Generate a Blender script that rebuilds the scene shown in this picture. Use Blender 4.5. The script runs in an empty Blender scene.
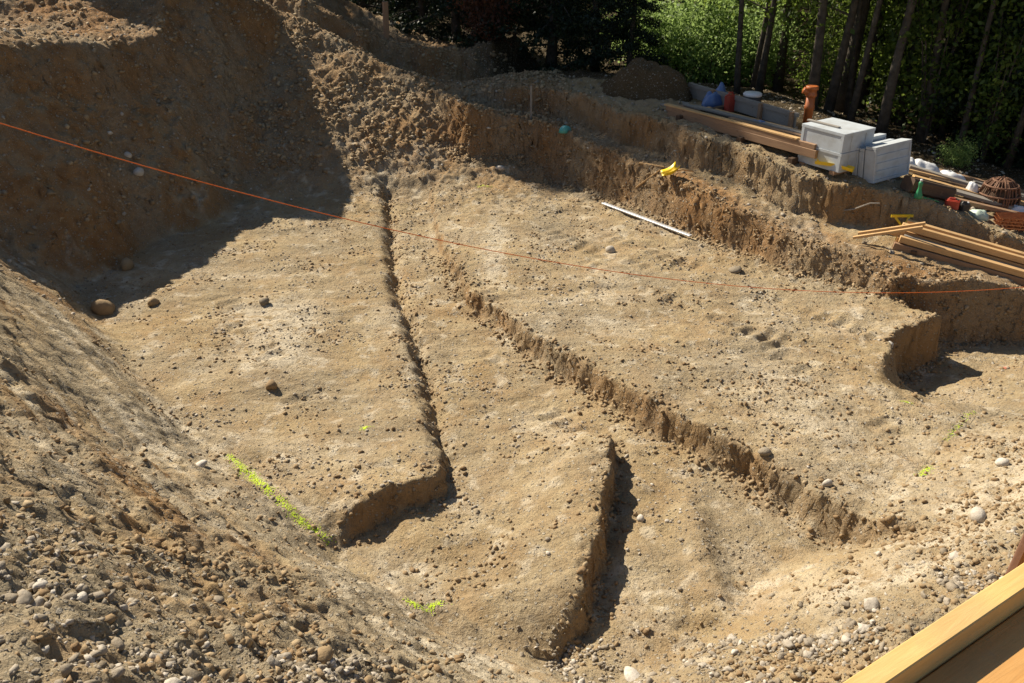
import bpy, bmesh, math, random
import numpy as np
from mathutils import Vector, Matrix

SC = bpy.context.scene
COL = SC.collection
R = math.radians

# ------------------------------------------------------------------ camera, sky, sun, exposure
cam_d = bpy.data.cameras.new("camera"); cam = bpy.data.objects.new("camera", cam_d); COL.objects.link(cam)
cam.location = (0, 0, 5.5); cam.rotation_euler = (R(90 - 27.5), 0, 0)
cam_d.sensor_width = 36.0; cam_d.lens = 887.0 / 1024.0 * 36.0
cam_d.clip_start = 0.05; cam_d.clip_end = 2000
SC.camera = cam

SUN_EL = R(41); SUN_AZ = math.atan2(-.71, .70)      # azimuth measured from +Y towards +X
W = bpy.data.worlds.new("World"); SC.world = W; W.use_nodes = True
nt = W.node_tree; bg = nt.nodes["Background"]
sky = nt.nodes.new("ShaderNodeTexSky"); sky.sky_type = 'NISHITA'; sky.sun_disc = False
sky.sun_elevation = SUN_EL; sky.sun_rotation = SUN_AZ; sky.altitude = 400
nt.links.new(sky.outputs[0], bg.inputs[0]); bg.inputs[1].default_value = 0.055
sd_ = bpy.data.lights.new("sun", 'SUN'); sun = bpy.data.objects.new("sun", sd_); COL.objects.link(sun)
sd_.energy = 4.6; sd_.angle = R(0.5); sd_.color = (1, .90, .74)
sdir = Vector((math.sin(SUN_AZ) * math.cos(SUN_EL), math.cos(SUN_AZ) * math.cos(SUN_EL), math.sin(SUN_EL)))
sun.rotation_euler = sdir.to_track_quat('Z', 'Y').to_euler()
SC.view_settings.view_transform = 'Standard'; SC.view_settings.look = 'None'
SC.view_settings.exposure = 0.88; SC.view_settings.gamma = 1
SC.render.engine = 'CYCLES'

rng = np.random.default_rng(7); random.seed(7)

# ------------------------------------------------------------------ noise
_perm = np.random.default_rng(11).permutation(4096)
_grad = np.stack([np.cos(np.linspace(0, 2*np.pi, 256, endpoint=False)), np.sin(np.linspace(0, 2*np.pi, 256, endpoint=False))], 1)
def perlin(x, y, seed=0):
    xi = np.floor(x).astype(np.int64); yi = np.floor(y).astype(np.int64)
    fx = x - xi; fy = y - yi
    def g(a, b):
        h = _perm[(_perm[(a + seed*131) & 4095] + b) & 4095] & 255
        return _grad[h]
    u = fx*fx*fx*(fx*(fx*6-15)+10); v = fy*fy*fy*(fy*(fy*6-15)+10)
    def d(gr, ax, ay): return gr[..., 0]*ax + gr[..., 1]*ay
    n00 = d(g(xi, yi), fx, fy); n10 = d(g(xi+1, yi), fx-1, fy)
    n01 = d(g(xi, yi+1), fx, fy-1); n11 = d(g(xi+1, yi+1), fx-1, fy-1)
    return ((n00*(1-u)+n10*u)*(1-v) + (n01*(1-u)+n11*u)*v)*1.5
def fbm(x, y, f, o=4, seed=0, gain=.5):
    s = 0; a = 1
    for k in range(o):
        s = s + a*perlin(x*f + 17.3*k, y*f - 9.1*k, seed + k); f *= 2.03; a *= gain
    return s
def sst(e0, e1, x):
    t = np.clip((x-e0)/(e1-e0), 0, 1); return t*t*(3-2*t)

def poly_sd(x, y, pts):
    """signed distance to a closed polygon, negative inside"""
    d = np.full(x.shape, 1e9); inside = np.zeros(x.shape, bool)
    n = len(pts)
    for i in range(n):
        ax, ay = pts[i]; bx, by = pts[(i+1) % n]
        ex, ey = bx-ax, by-ay
        t = np.clip(((x-ax)*ex + (y-ay)*ey)/(ex*ex+ey*ey), 0, 1)
        d = np.minimum(d, np.hypot(x-ax-t*ex, y-ay-t*ey))
        c = ((ay > y) != (by > y)) & (x < (bx-ax)*(y-ay)/((by-ay) if by != ay else 1e-9) + ax)
        inside ^= c
    return np.where(inside, -d, d)
def line_d(x, y, pts):
    """distance to an open polyline and the parameter 0..1 along it and side sign (left +)"""
    best = np.full(x.shape, 1e9); par = np.zeros(x.shape); side = np.zeros(x.shape)
    L = [math.dist(pts[i], pts[i+1]) for i in range(len(pts)-1)]; tot = sum(L); acc = 0
    for i in range(len(pts)-1):
        ax, ay = pts[i]; bx, by = pts[i+1]; ex, ey = bx-ax, by-ay
        t = np.clip(((x-ax)*ex + (y-ay)*ey)/(ex*ex+ey*ey), 0, 1)
        d = np.hypot(x-ax-t*ex, y-ay-t*ey)
        m = d < best
        best = np.where(m, d, best); par = np.where(m, (acc+t*L[i])/tot, par)
        side = np.where(m, np.sign(ex*(y-ay)-ey*(x-ax)), side); acc += L[i]
    return best, par, side

# thin plate spline through control heights
class TPS:
    def __init__(s, pts, lam=.02):
        P = np.array(pts, float); s.c = P[:, :2]; n = len(P)
        K = s.k(np.hypot(*(s.c[:, None]-s.c[None]).transpose(2, 0, 1))) + lam*np.eye(n)
        A = np.zeros((n+3, n+3)); A[:n, :n] = K; A[:n, n] = 1; A[:n, n+1:] = s.c; A[n, :n] = 1; A[n+1:, :n] = s.c.T
        s.w = np.linalg.solve(A, np.concatenate([P[:, 2], [0, 0, 0]]))
    def k(s, r): return r*r*np.log(r+1e-6)
    def __call__(s, x, y):
        o = s.w[-3] + s.w[-2]*x + s.w[-1]*y
        for (cx, cy), w in zip(s.c, s.w): o = o + w*s.k(np.hypot(x-cx, y-cy))
        return o

S_T = TPS([
    # near bank round the camera
    (0, 0, 3.85), (-3, 0, 4.0), (3, 0, 3.3), (-2.7, 3.86, 2.75), (-1.45, 3.9, 2.15), (-.15, 3.5, 1.75), (1.5, 3.8, 1.25), (3, 4.3, 1.2),
    (5, 5.2, 1.6), (7, 6.2, 1.9), (10, 6, 2.2), (-5, 3.5, 3.3), (-8, 5, 3.6), (0, -6, 4.2), (-8, -2, 4.3), (8, -2, 3.4),
    # left bank
    (-10.5, 8.5, 3.7), (-9.5, 12.5, 3.4), (-8.6, 14.0, 3.35), (-7.6, 15.9, 3.1), (-7.0, 17.6, 2.95), (-12, 15, 3.3), (-14, 9, 4.0), (-10, 18.5, 2.9),
    # spoil ridge running down to the right wall
    (-5.4, 20.5, 3.2), (-3.7, 20.5, 2.3), (-2.3, 20.3, 1.62), (-.9, 19.8, 1.25), (.4, 18.4, 1.12), (-2.4, 22, 1.2),
    # ledge along the far wall
    (1.4, 17.0, 1.08), (3.1, 14.3, .86), (4.3, 12.8, .68), (5.5, 11.7, .50), (6.6, 11.8, .46), (7.6, 11.7, .28), (9.5, 11.2, .15), (12, 9, .8),
    (3.3, 16.0, 1.0), (6, 13.2, .66), (7.8, 12.6, .28),
    # ground beyond
    (2, 20.5, .95), (5, 18, .95), (6, 21.5, .45), (9, 14.5, .3), (14, 11.5, .2), (0, 22, .85), (-3, 23, 1.0), (-8, 24, 2.2), (5, 24, .2), (12, 20, .1), (-14, 22, 3.2),
    (0, 30, .6), (18, 24, .2), (-12, 32, 2.0), (14, 34, .3), (-20, 10, 4.2), (20, 4, 2.0)])

T1 = [(-2.5, 17.0), (-2.05, 14.0), (-1.7, 12.0), (-1.24, 10.3), (-.92, 8.75), (-.72, 7.75), (-.68, 7.25), (-.9, 7.05), (-1.18, 6.9), (-1.43, 6.68), (-1.75, 6.45)]
LP = T1 + [(-2.2, 6.3), (-3.2, 6.9), (-9, 11), (-7, 19)]
T2 = [(-1.1, 13.4), (-.6, 11.65), (.11, 10.5), (.6, 9.65), (1.43, 8.5), (1.98, 7.85), (2.48, 7.35), (2.78, 6.85), (3.0, 6.5), (3.25, 6.2), (3.6, 5.9)]
RP = [(-1.6, 16.5), (-1.35, 14.6)] + T2 + [(5, 5), (9, 7), (9, 13), (2, 19), (-1, 18.2)]
T3 = [(1.02, 8.15), (1.07, 7.7), (.98, 7.25), (.86, 6.6), (.72, 5.95), (.62, 5.5), (.36, 5.2)]
IS = T3 + [(-.6, 5.1), (-1.5, 6.2), (-.5, 7.2), (-.1, 8.6), (.5, 8.9)]
DIG = [(4.85, 10.05), (5.86, 10.86), (6.05, 12.2), (11, 12.2), (11, 7), (6.4, 8.2), (5.35, 9.35)]
WT = [(-1.5, 18.15), (-.9, 17.75), (.2, 17.85), (1.35, 16.65), (3.12, 14.0), (4.3, 12.6), (5.4, 11.5), (6.4, 11.3), (7.4, 11.35), (8.8, 10.9), (12, 9)]
PITR = WT + [(12, -30), (-40, -30), (-40, 60), (-3.2, 60), (-2.2, 19.2)]      # pit side of the far wall
ST2 = [(-1.2, 19.6), (.6, 18.9), (2.05, 17.05), (3.35, 15.25), (4.6, 13.75), (5.9, 13.1), (7.4, 12.75), (9.5, 12.2), (14, 11)]
OUT2 = [(-9, 20.6)] + ST2 + [(40, 10.5), (40, 60), (-9, 60)]

def floor_h(x, y):
    wx = x + .045*fbm(x, y, 2.6, 4, 21) ; wy = y + .045*fbm(x, y, 2.6, 4, 33)
    e = .5 + .5*perlin(x*1.3, y*1.3, 5)
    z = .05*fbm(x, y, .35, 3, 2)
    # left plateau: low lip by the rut, higher at its cut end
    d = poly_sd(wx, wy, LP)
    hl = .10 + .20*(1-sst(6.5, 9.0, y))
    wd = .05 + .55*sst(-1.42, -1.8, x)*sst(9, 7.5, y)
    z = z + hl*sst(wd, -wd, d) + np.exp(-(d/.11)**2)*(.045*fbm(x, y, 6, 3, 57)-.012)*sst(13, 11, y)
    b, p, s = line_d(wx, wy, T1[:7])
    z = z - (.10 + .05*e)*np.exp(-(b/.11)**2)*sst(7.2, 8.2, y)
    # right plateau
    d = poly_sd(wx, wy, RP)
    z = z + (.19 + .17*sst(13, 8, y))*(.8*sst(.05, -.05, d + .02) + .2*sst(.16, -.10, d)) + np.exp(-(d/.10)**2)*(.06*fbm(x, y, 5, 3, 59)-.01)*sst(14, 12.5, y)*(1-.45*sst(6.6, 5.6, y))
    # island
    d = poly_sd(wx, wy, IS); b, p, s = line_d(wx, wy, T3)
    ramp = np.exp(-(b/.75)**2)
    z = z + np.exp(-(b/.11)**2)*(.05*fbm(x, y, 6, 3, 58)-.012)
    z = z + .27*ramp*sst(.035, -.035, d)*sst(8.6, 7.6, y)*sst(5.15, 5.8, y)
    z = z - .07*np.exp(-((b-.08)/.12)**2)*(d > 0)*sst(8.5, 7.8, y)
    # channel sinks a little between the two plateaus
    z = z + .10*np.exp(-((x-1.75)/.16)**2)*sst(7.6, 6.8, y)*sst(5.0, 5.8, y)
    # dug corner by the block
    jx = .07*fbm(x, y, 3.0, 4, 41); fx_, fy_ = .85, .527
    tt = (x-4.92+jx)*fx_ + (y-10.24)*fy_; ss = (x-4.92)*fy_ - (y-10.24+jx)*fx_
    msk = np.maximum(sst(-.04, .04, ss), sst(-.04, .04, tt-1.12))
    z = z - .66*msk*(1-sst(.25, 2.9, ss))*sst(-.14 - 1.3*sst(.0, .9, ss), .03, tt)*(1-.5*sst(0, -.9, ss))
    # tyre and bucket marks
    u_ = x*.62 - y*.78; v_ = x*.78 + y*.62
    z = z + .022*fbm(u_*.22, v_*1.6, 2.0, 4, 53)*(x > -1.6) + .018*fbm(x*.35 - y*.1, y*1.4, 2.2, 4, 55)
    z = z + .035*fbm(x*.55 + y*.5, y*.9 - x*.3, 1.6, 3, 51)
    return z

def tracks(x, y):
    """rows of short bucket-tooth and track prints pressed into the right plateau"""
    z = 0
    for (ax, ay, bx, by, w, k) in ((.6, 13.6, 4.4, 9.0, .24, 8.5), (1.5, 14.2, 5.2, 9.6, .24, 8.5), (-.2, 15.4, 2.6, 11.8, .22, 8.5), (-4.2, 12.0, -2.4, 8.5, .22, 8), (2.6, 11.9, 4.2, 7.6, .2, 9), (-.6, 10.6, 1.9, 6.6, .2, 9), (2.3, 6.9, 1.4, 5.1, .2, 9), (-.9, 13.5, -.2, 11.2, .2, 9)):
        L = math.hypot(bx-ax, by-ay); ex, ey = (bx-ax)/L, (by-ay)/L
        t = (x-ax)*ex + (y-ay)*ey; s = (x-ax)*-ey + (y-ay)*ex + .15*perlin(t*.5, t*0+ax, 8)
        m = sst(w, w*.7, np.abs(s))*sst(0, .5, t)*sst(L, L-.5, t)*sst(-.25, .35, perlin(x*1.1, y*1.1, 71))
        z = z + m*(.022*np.sin(t*2*np.pi*k/2.2 + 3*s) - .012)
    return z

def Hraw(x, y, fine=True):
    x = np.asarray(x, float); y = np.asarray(y, float)
    far = sst(26, 38, np.hypot(x, y-4))
    S = S_T(np.clip(x, -25, 25), np.clip(y, -10, 38))
    S = S*(1-far) + .4*far
    # mounds behind the crest
    def bump(cx, cy, rx, ry, h, p=2.0): return h*np.exp(-(((x-cx)/rx)**2 + ((y-cy)/ry)**2)**(p/2))
    S = S + bump(-5.7, 18.4, 1.0, 1.1, .75, 2.4)*(1 + .3*perlin(x, y, 3))
    S = S + bump(-10.6, 19.8, 2.6, 1.6, 1.4) + bump(-10.3, 24.0, 2.6, 2.2, 2.1) + bump(-7.7, 20.0, 1.7, .85, 2.2, 5) + bump(-7.6, 27.5, 3.0, 1.6, 1.6, 3)
    S = S + bump(-9.8, 15.2, .9, 1.3, .45)
    # flat topped bank behind the spoil ridge
    dB = poly_sd(x + .25*fbm(x, y, .9, 3, 61), y + .25*fbm(x, y, .9, 3, 62), [(-7, 22.6), (-3.5, 22.3), (-2.0, 22.4), (-.5, 22.6), (.25, 24.3), (-2.5, 27.5), (-8, 27)])
    S = S + .88*sst(.45, -.2, dB)
    # second step
    d2 = poly_sd(x + .10*fbm(x, y, 1.1, 3, 63), y + .10*fbm(x, y, 1.1, 3, 64), OUT2)
    S = S + .58*sst(.10, -.08, d2)*sst(-2.4, .9, x)*(1-.38*sst(5.8, 7.6, x))
    cl = sst(12, 20, np.hypot(x, y-8)); 
    S = S + .07*fbm(x, y, .7, 4, 71)*(1 + 1.0*cl) + .02*fbm(x, y, 3.0, 3, 75)
    nearb = sst(6.3, 4.2, y + .15*np.abs(x))
    S = S + nearb*(.05*fbm(x, y, 2.2, 4, 77))
    # distant ground rises into a wooded hillside
    S = S + 16*sst(34, 95, y + .15*np.abs(x)) + .4*fbm(x, y, .08, 3, 79)*far
    F = floor_h(x, y) + tracks(x, y)
    nz = .16*fbm(x, y, .8, 4, 81) + .03*fbm(x, y, 5, 3, 82)
    P = F
    def plane(P, ax, ay, bx, by, tan, off=0, tan2=None, k=None, amp=1.0):
        L = math.hypot(bx-ax, by-ay); nx, ny = (by-ay)/L, -(bx-ax)/L      # outward = right of a->b
        d = (x-ax)*nx + (y-ay)*ny + amp*nz + off
        return np.where(d > 0, np.maximum(P, tan*d*sst(-.1, .45, d)**.35 + F*np.clip(1-d, 0, 1)), P)
    P = plane(P, -6.3, 11.9, -3.12, 7.55, 1.08, amp=.5)     # near left slope, three facets round the corner
    P = plane(P, -3.12, 7.55, -.6, 5.42, .98, amp=.5)
    P = plane(P, -.6, 5.42, .8, 4.85, .8, amp=.5)
    P = plane(P, .7, 4.85, 6.4, 9.0, .74, amp=.8)          # near right slope, gentle
    P = plane(P, -4.75, 17.1, -6.75, 11.35, 1.55, amp=1.3) # left wall
    P = plane(P, -.6, 17.0, -4.2, 16.3, .56, amp=1.0)     # spoil slope at the back
    # far wall, nearly upright and crumbling
    wj = .07*fbm(x, y, 1.0, 4, 91) + .008*fbm(x, y, 6, 2, 92)
    dW = poly_sd(x, y, PITR) + wj
    P = np.maximum(P, F + np.where(dW > 0, 3.4*dW, 0))
    z = np.where(P < S, P, S)
    z = np.where(np.abs(P-S) < .12, np.minimum(P, S) - (.12-np.abs(P-S))**2/.48, z)
    # scrape marks of the bucket along the near left slope
    dA = (x+6.4)*-.691 + (y-11.75)*-.722; tA = (x+6.4)*.722 - (y-11.75)*.691
    mA = sst(.1, .5, dA)*sst(4.2, 3, dA)*(x < .8)*(y > .5)
    z = z + mA*(.045*fbm(tA*.28, dA*2.2, 2.0, 4, 111) + .024*fbm(tA*.3, dA*5, 2.5, 3, 113))
    # loose lip of clods where the slope meets the tipped bank
    z = z + .10*np.exp(-((dA-2.15+.25*perlin(tA*.8, dA*0+3, 9))/.16)**2)*sst(3.2, 4.4, tA)*(x < .8)*(.6+.8*fbm(x, y, 4, 3, 115))
    # rubble at the foot of the walls
    foot = np.exp(-((np.clip(dW, -9, 0)+.05)/.13)**2)*(dW < .1)
    z = z + foot*.05*np.abs(fbm(x, y, 6, 3, 95))
    if fine:
        rough = .45 + 1.3*sst(.15, 1.0, z) + 1.6*sst(14.5, 16.5, y + .3*(x < -3)*(-3-x))*sst(1.5, .0, x) + 1.0*nearb*sst(.6, 1.2, z)
        z = z + rough*.016*fbm(x, y, 4, 3, 98)
        near = sst(14, 5, y)
        z = z + rough*(.010*fbm(x, y, 9, 3, 97) + .006*near*fbm(x, y, 22, 2, 99))
        cut = np.abs(dW) < .5
        z = z + np.where(cut, .02*fbm(x, y, 9, 2, 96), 0)
    return z

# ------------------------------------------------------------------ helpers
def mesh_obj(name, V, Fc, mat=None, parent=None, smooth=False, col=None):
    me = bpy.data.meshes.new(name); me.from_pydata([tuple(v) for v in V], [], [tuple(f) for f in Fc]); me.update()
    if mat: me.materials.append(mat)
    if smooth: me.polygons.foreach_set("use_smooth", np.ones(len(me.polygons), bool))
    o = bpy.data.objects.new(name, me); COL.objects.link(o)
    if parent: o.parent = parent
    return o
def np_mesh(name, V, tris, mat, nper=3, colors=None, smooth=False, parent=None):
    me = bpy.data.meshes.new(name); V = np.ascontiguousarray(V, np.float32); tris = np.ascontiguousarray(tris, np.int32)
    me.vertices.add(len(V)); me.vertices.foreach_set("co", V.ravel())
    n = len(tris); me.loops.add(n*nper); me.loops.foreach_set("vertex_index", tris.ravel())
    me.polygons.add(n); me.polygons.foreach_set("loop_start", np.arange(n, dtype=np.int32)*nper)
    me.polygons.foreach_set("loop_total", np.full(n, nper, np.int32))
    if smooth: me.polygons.foreach_set("use_smooth", np.ones(n, bool))
    me.update(calc_edges=True)
    if colors is not None:
        a = me.color_attributes.new("tone", 'FLOAT_COLOR', 'POINT')
        c = np.ones((len(V), 4), np.float32); c[:, :colors.shape[1]] = colors; a.data.foreach_set("color", c.ravel())
    me.materials.append(mat)
    o = bpy.data.objects.new(name, me); COL.objects.link(o)
    if parent: o.parent = parent
    return o
def tag(o, label=None, cat=None, group=None, kind=None):
    if label: o["label"] = label
    if cat: o["category"] = cat
    if group: o["group"] = group
    if kind: o["kind"] = kind
    return o
def empty(name, loc, rz=0):
    o = bpy.data.objects.new(name, None); COL.objects.link(o); o.location = loc; o.rotation_euler = (0, 0, rz); o.empty_display_size = .1
    return o

class N:
    """tiny node-graph helper"""
    def __init__(s, name, rough=.9, spec=.2):
        s.m = bpy.data.materials.new(name); s.m.use_nodes = True; s.t = s.m.node_tree
        s.b = s.t.nodes["Principled BSDF"]; s.b.inputs["Roughness"].default_value = rough
        s.b.inputs["Specular IOR Level"].default_value = spec
        s.co = s.t.nodes.new("ShaderNodeTexCoord")
    def n(s, k, ins={}, **kw):
        nd = s.t.nodes.new(k)
        for a, v in kw.items(): setattr(nd, a, v)
        for a, v in ins.items():
            if isinstance(v, bpy.types.NodeSocket): s.t.links.new(v, nd.inputs[a])
            else: nd.inputs[a].default_value = v
        return nd
    def noise(s, sc, det=4, rough=.55, vec=None, dist=0):
        return s.n("ShaderNodeTexNoise", {"Vector": vec or s.co.outputs["Object"], "Scale": sc, "Detail": det, "Roughness": rough, "Distortion": dist}).outputs["Fac"]
    def vor(s, sc, vec=None, feat='F1', out="Distance", rnd=1):
        return s.n("ShaderNodeTexVoronoi", {"Vector": vec or s.co.outputs["Object"], "Scale": sc, "Randomness": rnd}, feature=feat).outputs[out]
    def ramp(s, fac, stops, interp='LINEAR'):
        r = s.n("ShaderNodeValToRGB", {"Fac": fac}); cr = r.color_ramp; cr.interpolation = interp
        while len(cr.elements) < len(stops): cr.elements.new(.5)
        for e, (p, c) in zip(cr.elements, stops):
            e.position = p; e.color = (c, c, c, 1) if isinstance(c, (int, float)) else (*c, 1)
        return r.outputs["Color"]
    def mix(s, f, a, b, mode='MIX'):
        m = s.n("ShaderNodeMix", data_type='RGBA', blend_type=mode)
        for k, v in ((0, f), (6, a), (7, b)):
            if isinstance(v, bpy.types.NodeSocket): s.t.links.new(v, m.inputs[k])
            else: m.inputs[k].default_value = v if k == 0 else (*v, 1)
        return m.outputs[2]
    def math(s, op, a, b=0):
        m = s.n("ShaderNodeMath", operation=op)
        for k, v in ((0, a), (1, b)):
            if isinstance(v, bpy.types.NodeSocket): s.t.links.new(v, m.inputs[k])
            else: m.inputs[k].default_value = v
        return m.outputs[0]
    def set(s, col=None, rough=None):
        if col is not None:
            if isinstance(col, bpy.types.NodeSocket): s.t.links.new(col, s.b.inputs["Base Color"])
            else: s.b.inputs["Base Color"].default_value = (*col, 1)
        return s
    def bump(s, h, dist=.01, st=1, prev=None):
        b = s.n("ShaderNodeBump", {"Height": h, "Distance": dist, "Strength": st})
        if prev: s.t.links.new(prev, b.inputs["Normal"])
        s.t.links.new(b.outputs[0], s.b.inputs["Normal"]); return b.outputs[0]

# ------------------------------------------------------------------ ground material
def ground_mat():
    g = N("soil", .95, .12)
    at = g.n("ShaderNodeVertexColor", layer_name="tone"); sp = g.n("ShaderNodeSeparateColor", {"Color": at.outputs["Color"]})
    grav, clay, chalk = sp.outputs[0], sp.outputs[1], sp.outputs[2]
    big = g.noise(.9, 5, .6); mid = g.noise(5, 5, .65); fine = g.noise(40, 4, .7)
    base = g.mix(g.ramp(big, [(.3, 0), (.7, 1)]), (.36, .27, .145), (.51, .41, .25))
    base = g.mix(g.ramp(mid, [(.35, 0), (.68, 1)]), base, g.mix(.5, base, (.29, .18, .08)))
    clayc = g.mix(g.ramp(mid, [(.3, 0), (.7, 1)]), (.22, .115, .048), (.37, .215, .095))
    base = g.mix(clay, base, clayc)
    gravc = g.mix(g.ramp(g.noise(12, 4, .7), [(.3, 0), (.7, 1)]), (.24, .185, .115), (.42, .35, .235))
    base = g.mix(grav, base, gravc)
    ch = g.math('MULTIPLY', chalk, g.ramp(g.noise(7, 5, .7, dist=.6), [(.38, 0), (.52, 1)]))
    base = g.mix(g.math('MULTIPLY', ch, .75), base, (.64, .56, .42))
    base = g.mix(g.ramp(fine, [(.35, .0), (.75, .55)]), base, g.mix(.45, base, (.12, .075, .035)))
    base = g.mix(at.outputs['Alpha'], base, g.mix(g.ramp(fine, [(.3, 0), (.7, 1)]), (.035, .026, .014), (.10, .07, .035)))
    # pebbles of two sizes set into the soil
    h = None; nb = None
    for sc, thr, k in ((24, .80, .7), (55, .72, .6)):
        v = g.n("ShaderNodeTexVoronoi", {"Vector": g.co.outputs["Object"], "Scale": sc})
        rc = g.n("ShaderNodeSeparateColor", {"Color": v.outputs["Color"]})
        pick = g.math('GREATER_THAN', g.math('ADD', rc.outputs[0], g.math('MULTIPLY', grav, .18)), thr)
        inside = g.ramp(v.outputs["Distance"], [(.0, 1), (.28, .9), (.40, 0)])
        msk = g.math('MULTIPLY', pick, inside)
        pc = g.mix(rc.outputs[1], (.26, .205, .14), (.50, .46, .38))
        base = g.mix(g.math('MULTIPLY', g.math('GREATER_THAN', msk, .35), k), base, pc)
        h = msk if h is None else g.math('ADD', g.math('MULTIPLY', h, 1.6), msk)
    g.set(base)
    nb = g.bump(g.noise(70, 5, .75), .02, .55)
    nb = g.bump(g.noise(17, 5, .7), .06, .75, nb)
    g.bump(h, .012, .9, nb)
    return g.m
M_GROUND = ground_mat()

def ground_tone(x, y, z):
    n1 = fbm(x, y, .8, 4, 201); n2 = fbm(x, y, 2.2, 4, 203)
    near = sst(6.0, 4.0, y + .12*np.abs(x) )
    grav = .28 + .6*n1 + near*.1
    grav = grav + .9*near*sst(-.2, .3, n2)*sst(1.0, 2.0, z)
    grav = grav + .5*np.exp(-((x-.9-.72*(y-5.0)+.0)/1.2)**2)*sst(.15, .8, z)*sst(8, 5, y)
    dA = ((x+6.4)*-.69 + (y-11.75)*-.72)
    grav = grav + .55*sst(.2, .8, dA)*sst(2.6, 1.2, dA)*(x < 0)*sst(3, 5, y)
    tA = (x+6.4)*.722 - (y-11.75)*.691; sl = sst(.0, .3, dA-.3)*sst(3.2, 2.2, dA)*(x < .8)
    grav = grav + sl*.9*fbm(tA*.25, dA*1.8, 2.2, 4, 221)
    clay = .10 + .5*n2*.6 + sl*.5*fbm(tA*.25, dA*1.8, 1.6, 4, 223)
    dW = poly_sd(x, y, PITR)
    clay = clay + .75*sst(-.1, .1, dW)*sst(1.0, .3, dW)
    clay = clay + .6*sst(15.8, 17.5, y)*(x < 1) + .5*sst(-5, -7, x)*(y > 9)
    clay = clay + .55*sst(1.2, 2.6, z)*near*sst(.1, -.5, n2)
    clay = clay + .5*np.exp(-((dA-2.1)/.35)**2)*sst(8, 5, y)*sst(3, 3.6, y)
    # pale worn lenses on the floor
    chalk = sst(.2, .6, fbm(x*1.0 + 4, y*.6, 1.0, 4, 207))*(z < .7)*.4 + sst(.35, .6, fbm(x, y, 3.5, 3, 209))*.7*(z < .8) + sl*sst(.3, .6, fbm(tA*.2, dA*2.4, 2.4, 3, 211))*.8
    for cx, cy, rx, ry, a in ((-3.3, 11.0, .5, .9, 1.1), (-3.0, 9.9, .5, .3, .8), (-.3, 13.2, .16, 1.3, 1.0), (1.4, 12.1, .4, .7, .6), (3.0, 8.6, .7, 1.2, .55), (2.95, 5.15, .45, .16, 1.6), (3.6, 5.6, .8, .25, .9), (5.2, 6.8, 1.2, .7, .9), (4.4, 6.2, .7, .3, 1.0), (-.3, 13.6, .12, 1.2, .9), (-2.9, 10.6, .15, .7, 1.2), (-4.2, 12.6, .8, .12, .8), (1.0, 11.4, .9, .12, .7), (-2.6, 6.4, .5, .3, .5)):
        chalk = chalk + a*np.exp(-(((x-cx)/rx)**2 + ((y-cy)/ry)**2))
    d2 = poly_sd(x, y, OUT2)
    litter = sst(1.3, 2.3, -d2 + .6*n1)*sst(2.2, 3.6, x + .3*y - 3) 
    litter = np.maximum(litter, sst(27, 29, y))
    return np.clip(np.stack([grav, clay, chalk, litter], -1), 0, 1)

def axis(segs, lo, hi):
    a = [segs[0][0]]
    for s0, s1, st in segs:
        n = max(1, int(round((s1-s0)/st))); a += list(np.linspace(s0, s1, n+1)[1:])
    st = segs[-1][2]; v = a[-1]
    while v < hi: st *= 1.14; v += st; a.append(v)
    st = segs[0][2]; v = a[0]; pre = []
    while v > lo: st *= 1.14; v -= st; pre.append(v)
    return np.array(pre[::-1] + a)
gx = axis([(-11, -4, .04), (-4, 5, .025), (5, 9, .035)], -350, 350)
gy = axis([(1, 6, .02), (6, 12, .027), (12, 20, .04), (20, 27, .09)], -120, 420)
X, Y = np.meshgrid(gx, gy)
Z = Hraw(X, Y)
def build_ground():
    gzy, gzx = np.gradient(Z); st = sst(.8, 2.2, np.hypot(gzx/np.gradient(gx)[None], gzy/np.gradient(gy)[:, None]))
    am = (.034 + .022*sst(.4, .8, Z))*st; DX = am*fbm(X + Z*2.3, Y - Z*3.1, 3.2, 3, 301); DY = am*fbm(X - Z*2.7, Y + Z*3.3, 3.2, 3, 303)
    V = np.stack([(X+DX).ravel(), (Y+DY).ravel(), Z.ravel()], 1); nx, ny = len(gx), len(gy)
    i = (np.arange(ny-1)[:, None]*nx + np.arange(nx-1)[None]).ravel()
    q = np.stack([i, i+1, i+1+nx, i+nx], 1)
    t = ground_tone(X, Y, Z); t[..., 1] = np.clip(t[..., 1] + .55*st, 0, 1); t[..., 2] *= 1-st; t = t.reshape(-1, 4)
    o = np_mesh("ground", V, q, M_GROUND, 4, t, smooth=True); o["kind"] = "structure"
    return o
build_ground()
def H(x, y):
    """height of the built ground (bilinear in the grid)"""
    x = np.asarray(x, float); y = np.asarray(y, float)
    i = np.clip(np.searchsorted(gx, x)-1, 0, len(gx)-2); j = np.clip(np.searchsorted(gy, y)-1, 0, len(gy)-2)
    u = (x-gx[i])/(gx[i+1]-gx[i]); v = (y-gy[j])/(gy[j+1]-gy[j])
    return (Z[j, i]*(1-u)+Z[j, i+1]*u)*(1-v) + (Z[j+1, i]*(1-u)+Z[j+1, i+1]*u)*v
def hz(x, y): return float(H(x, y))

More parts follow.
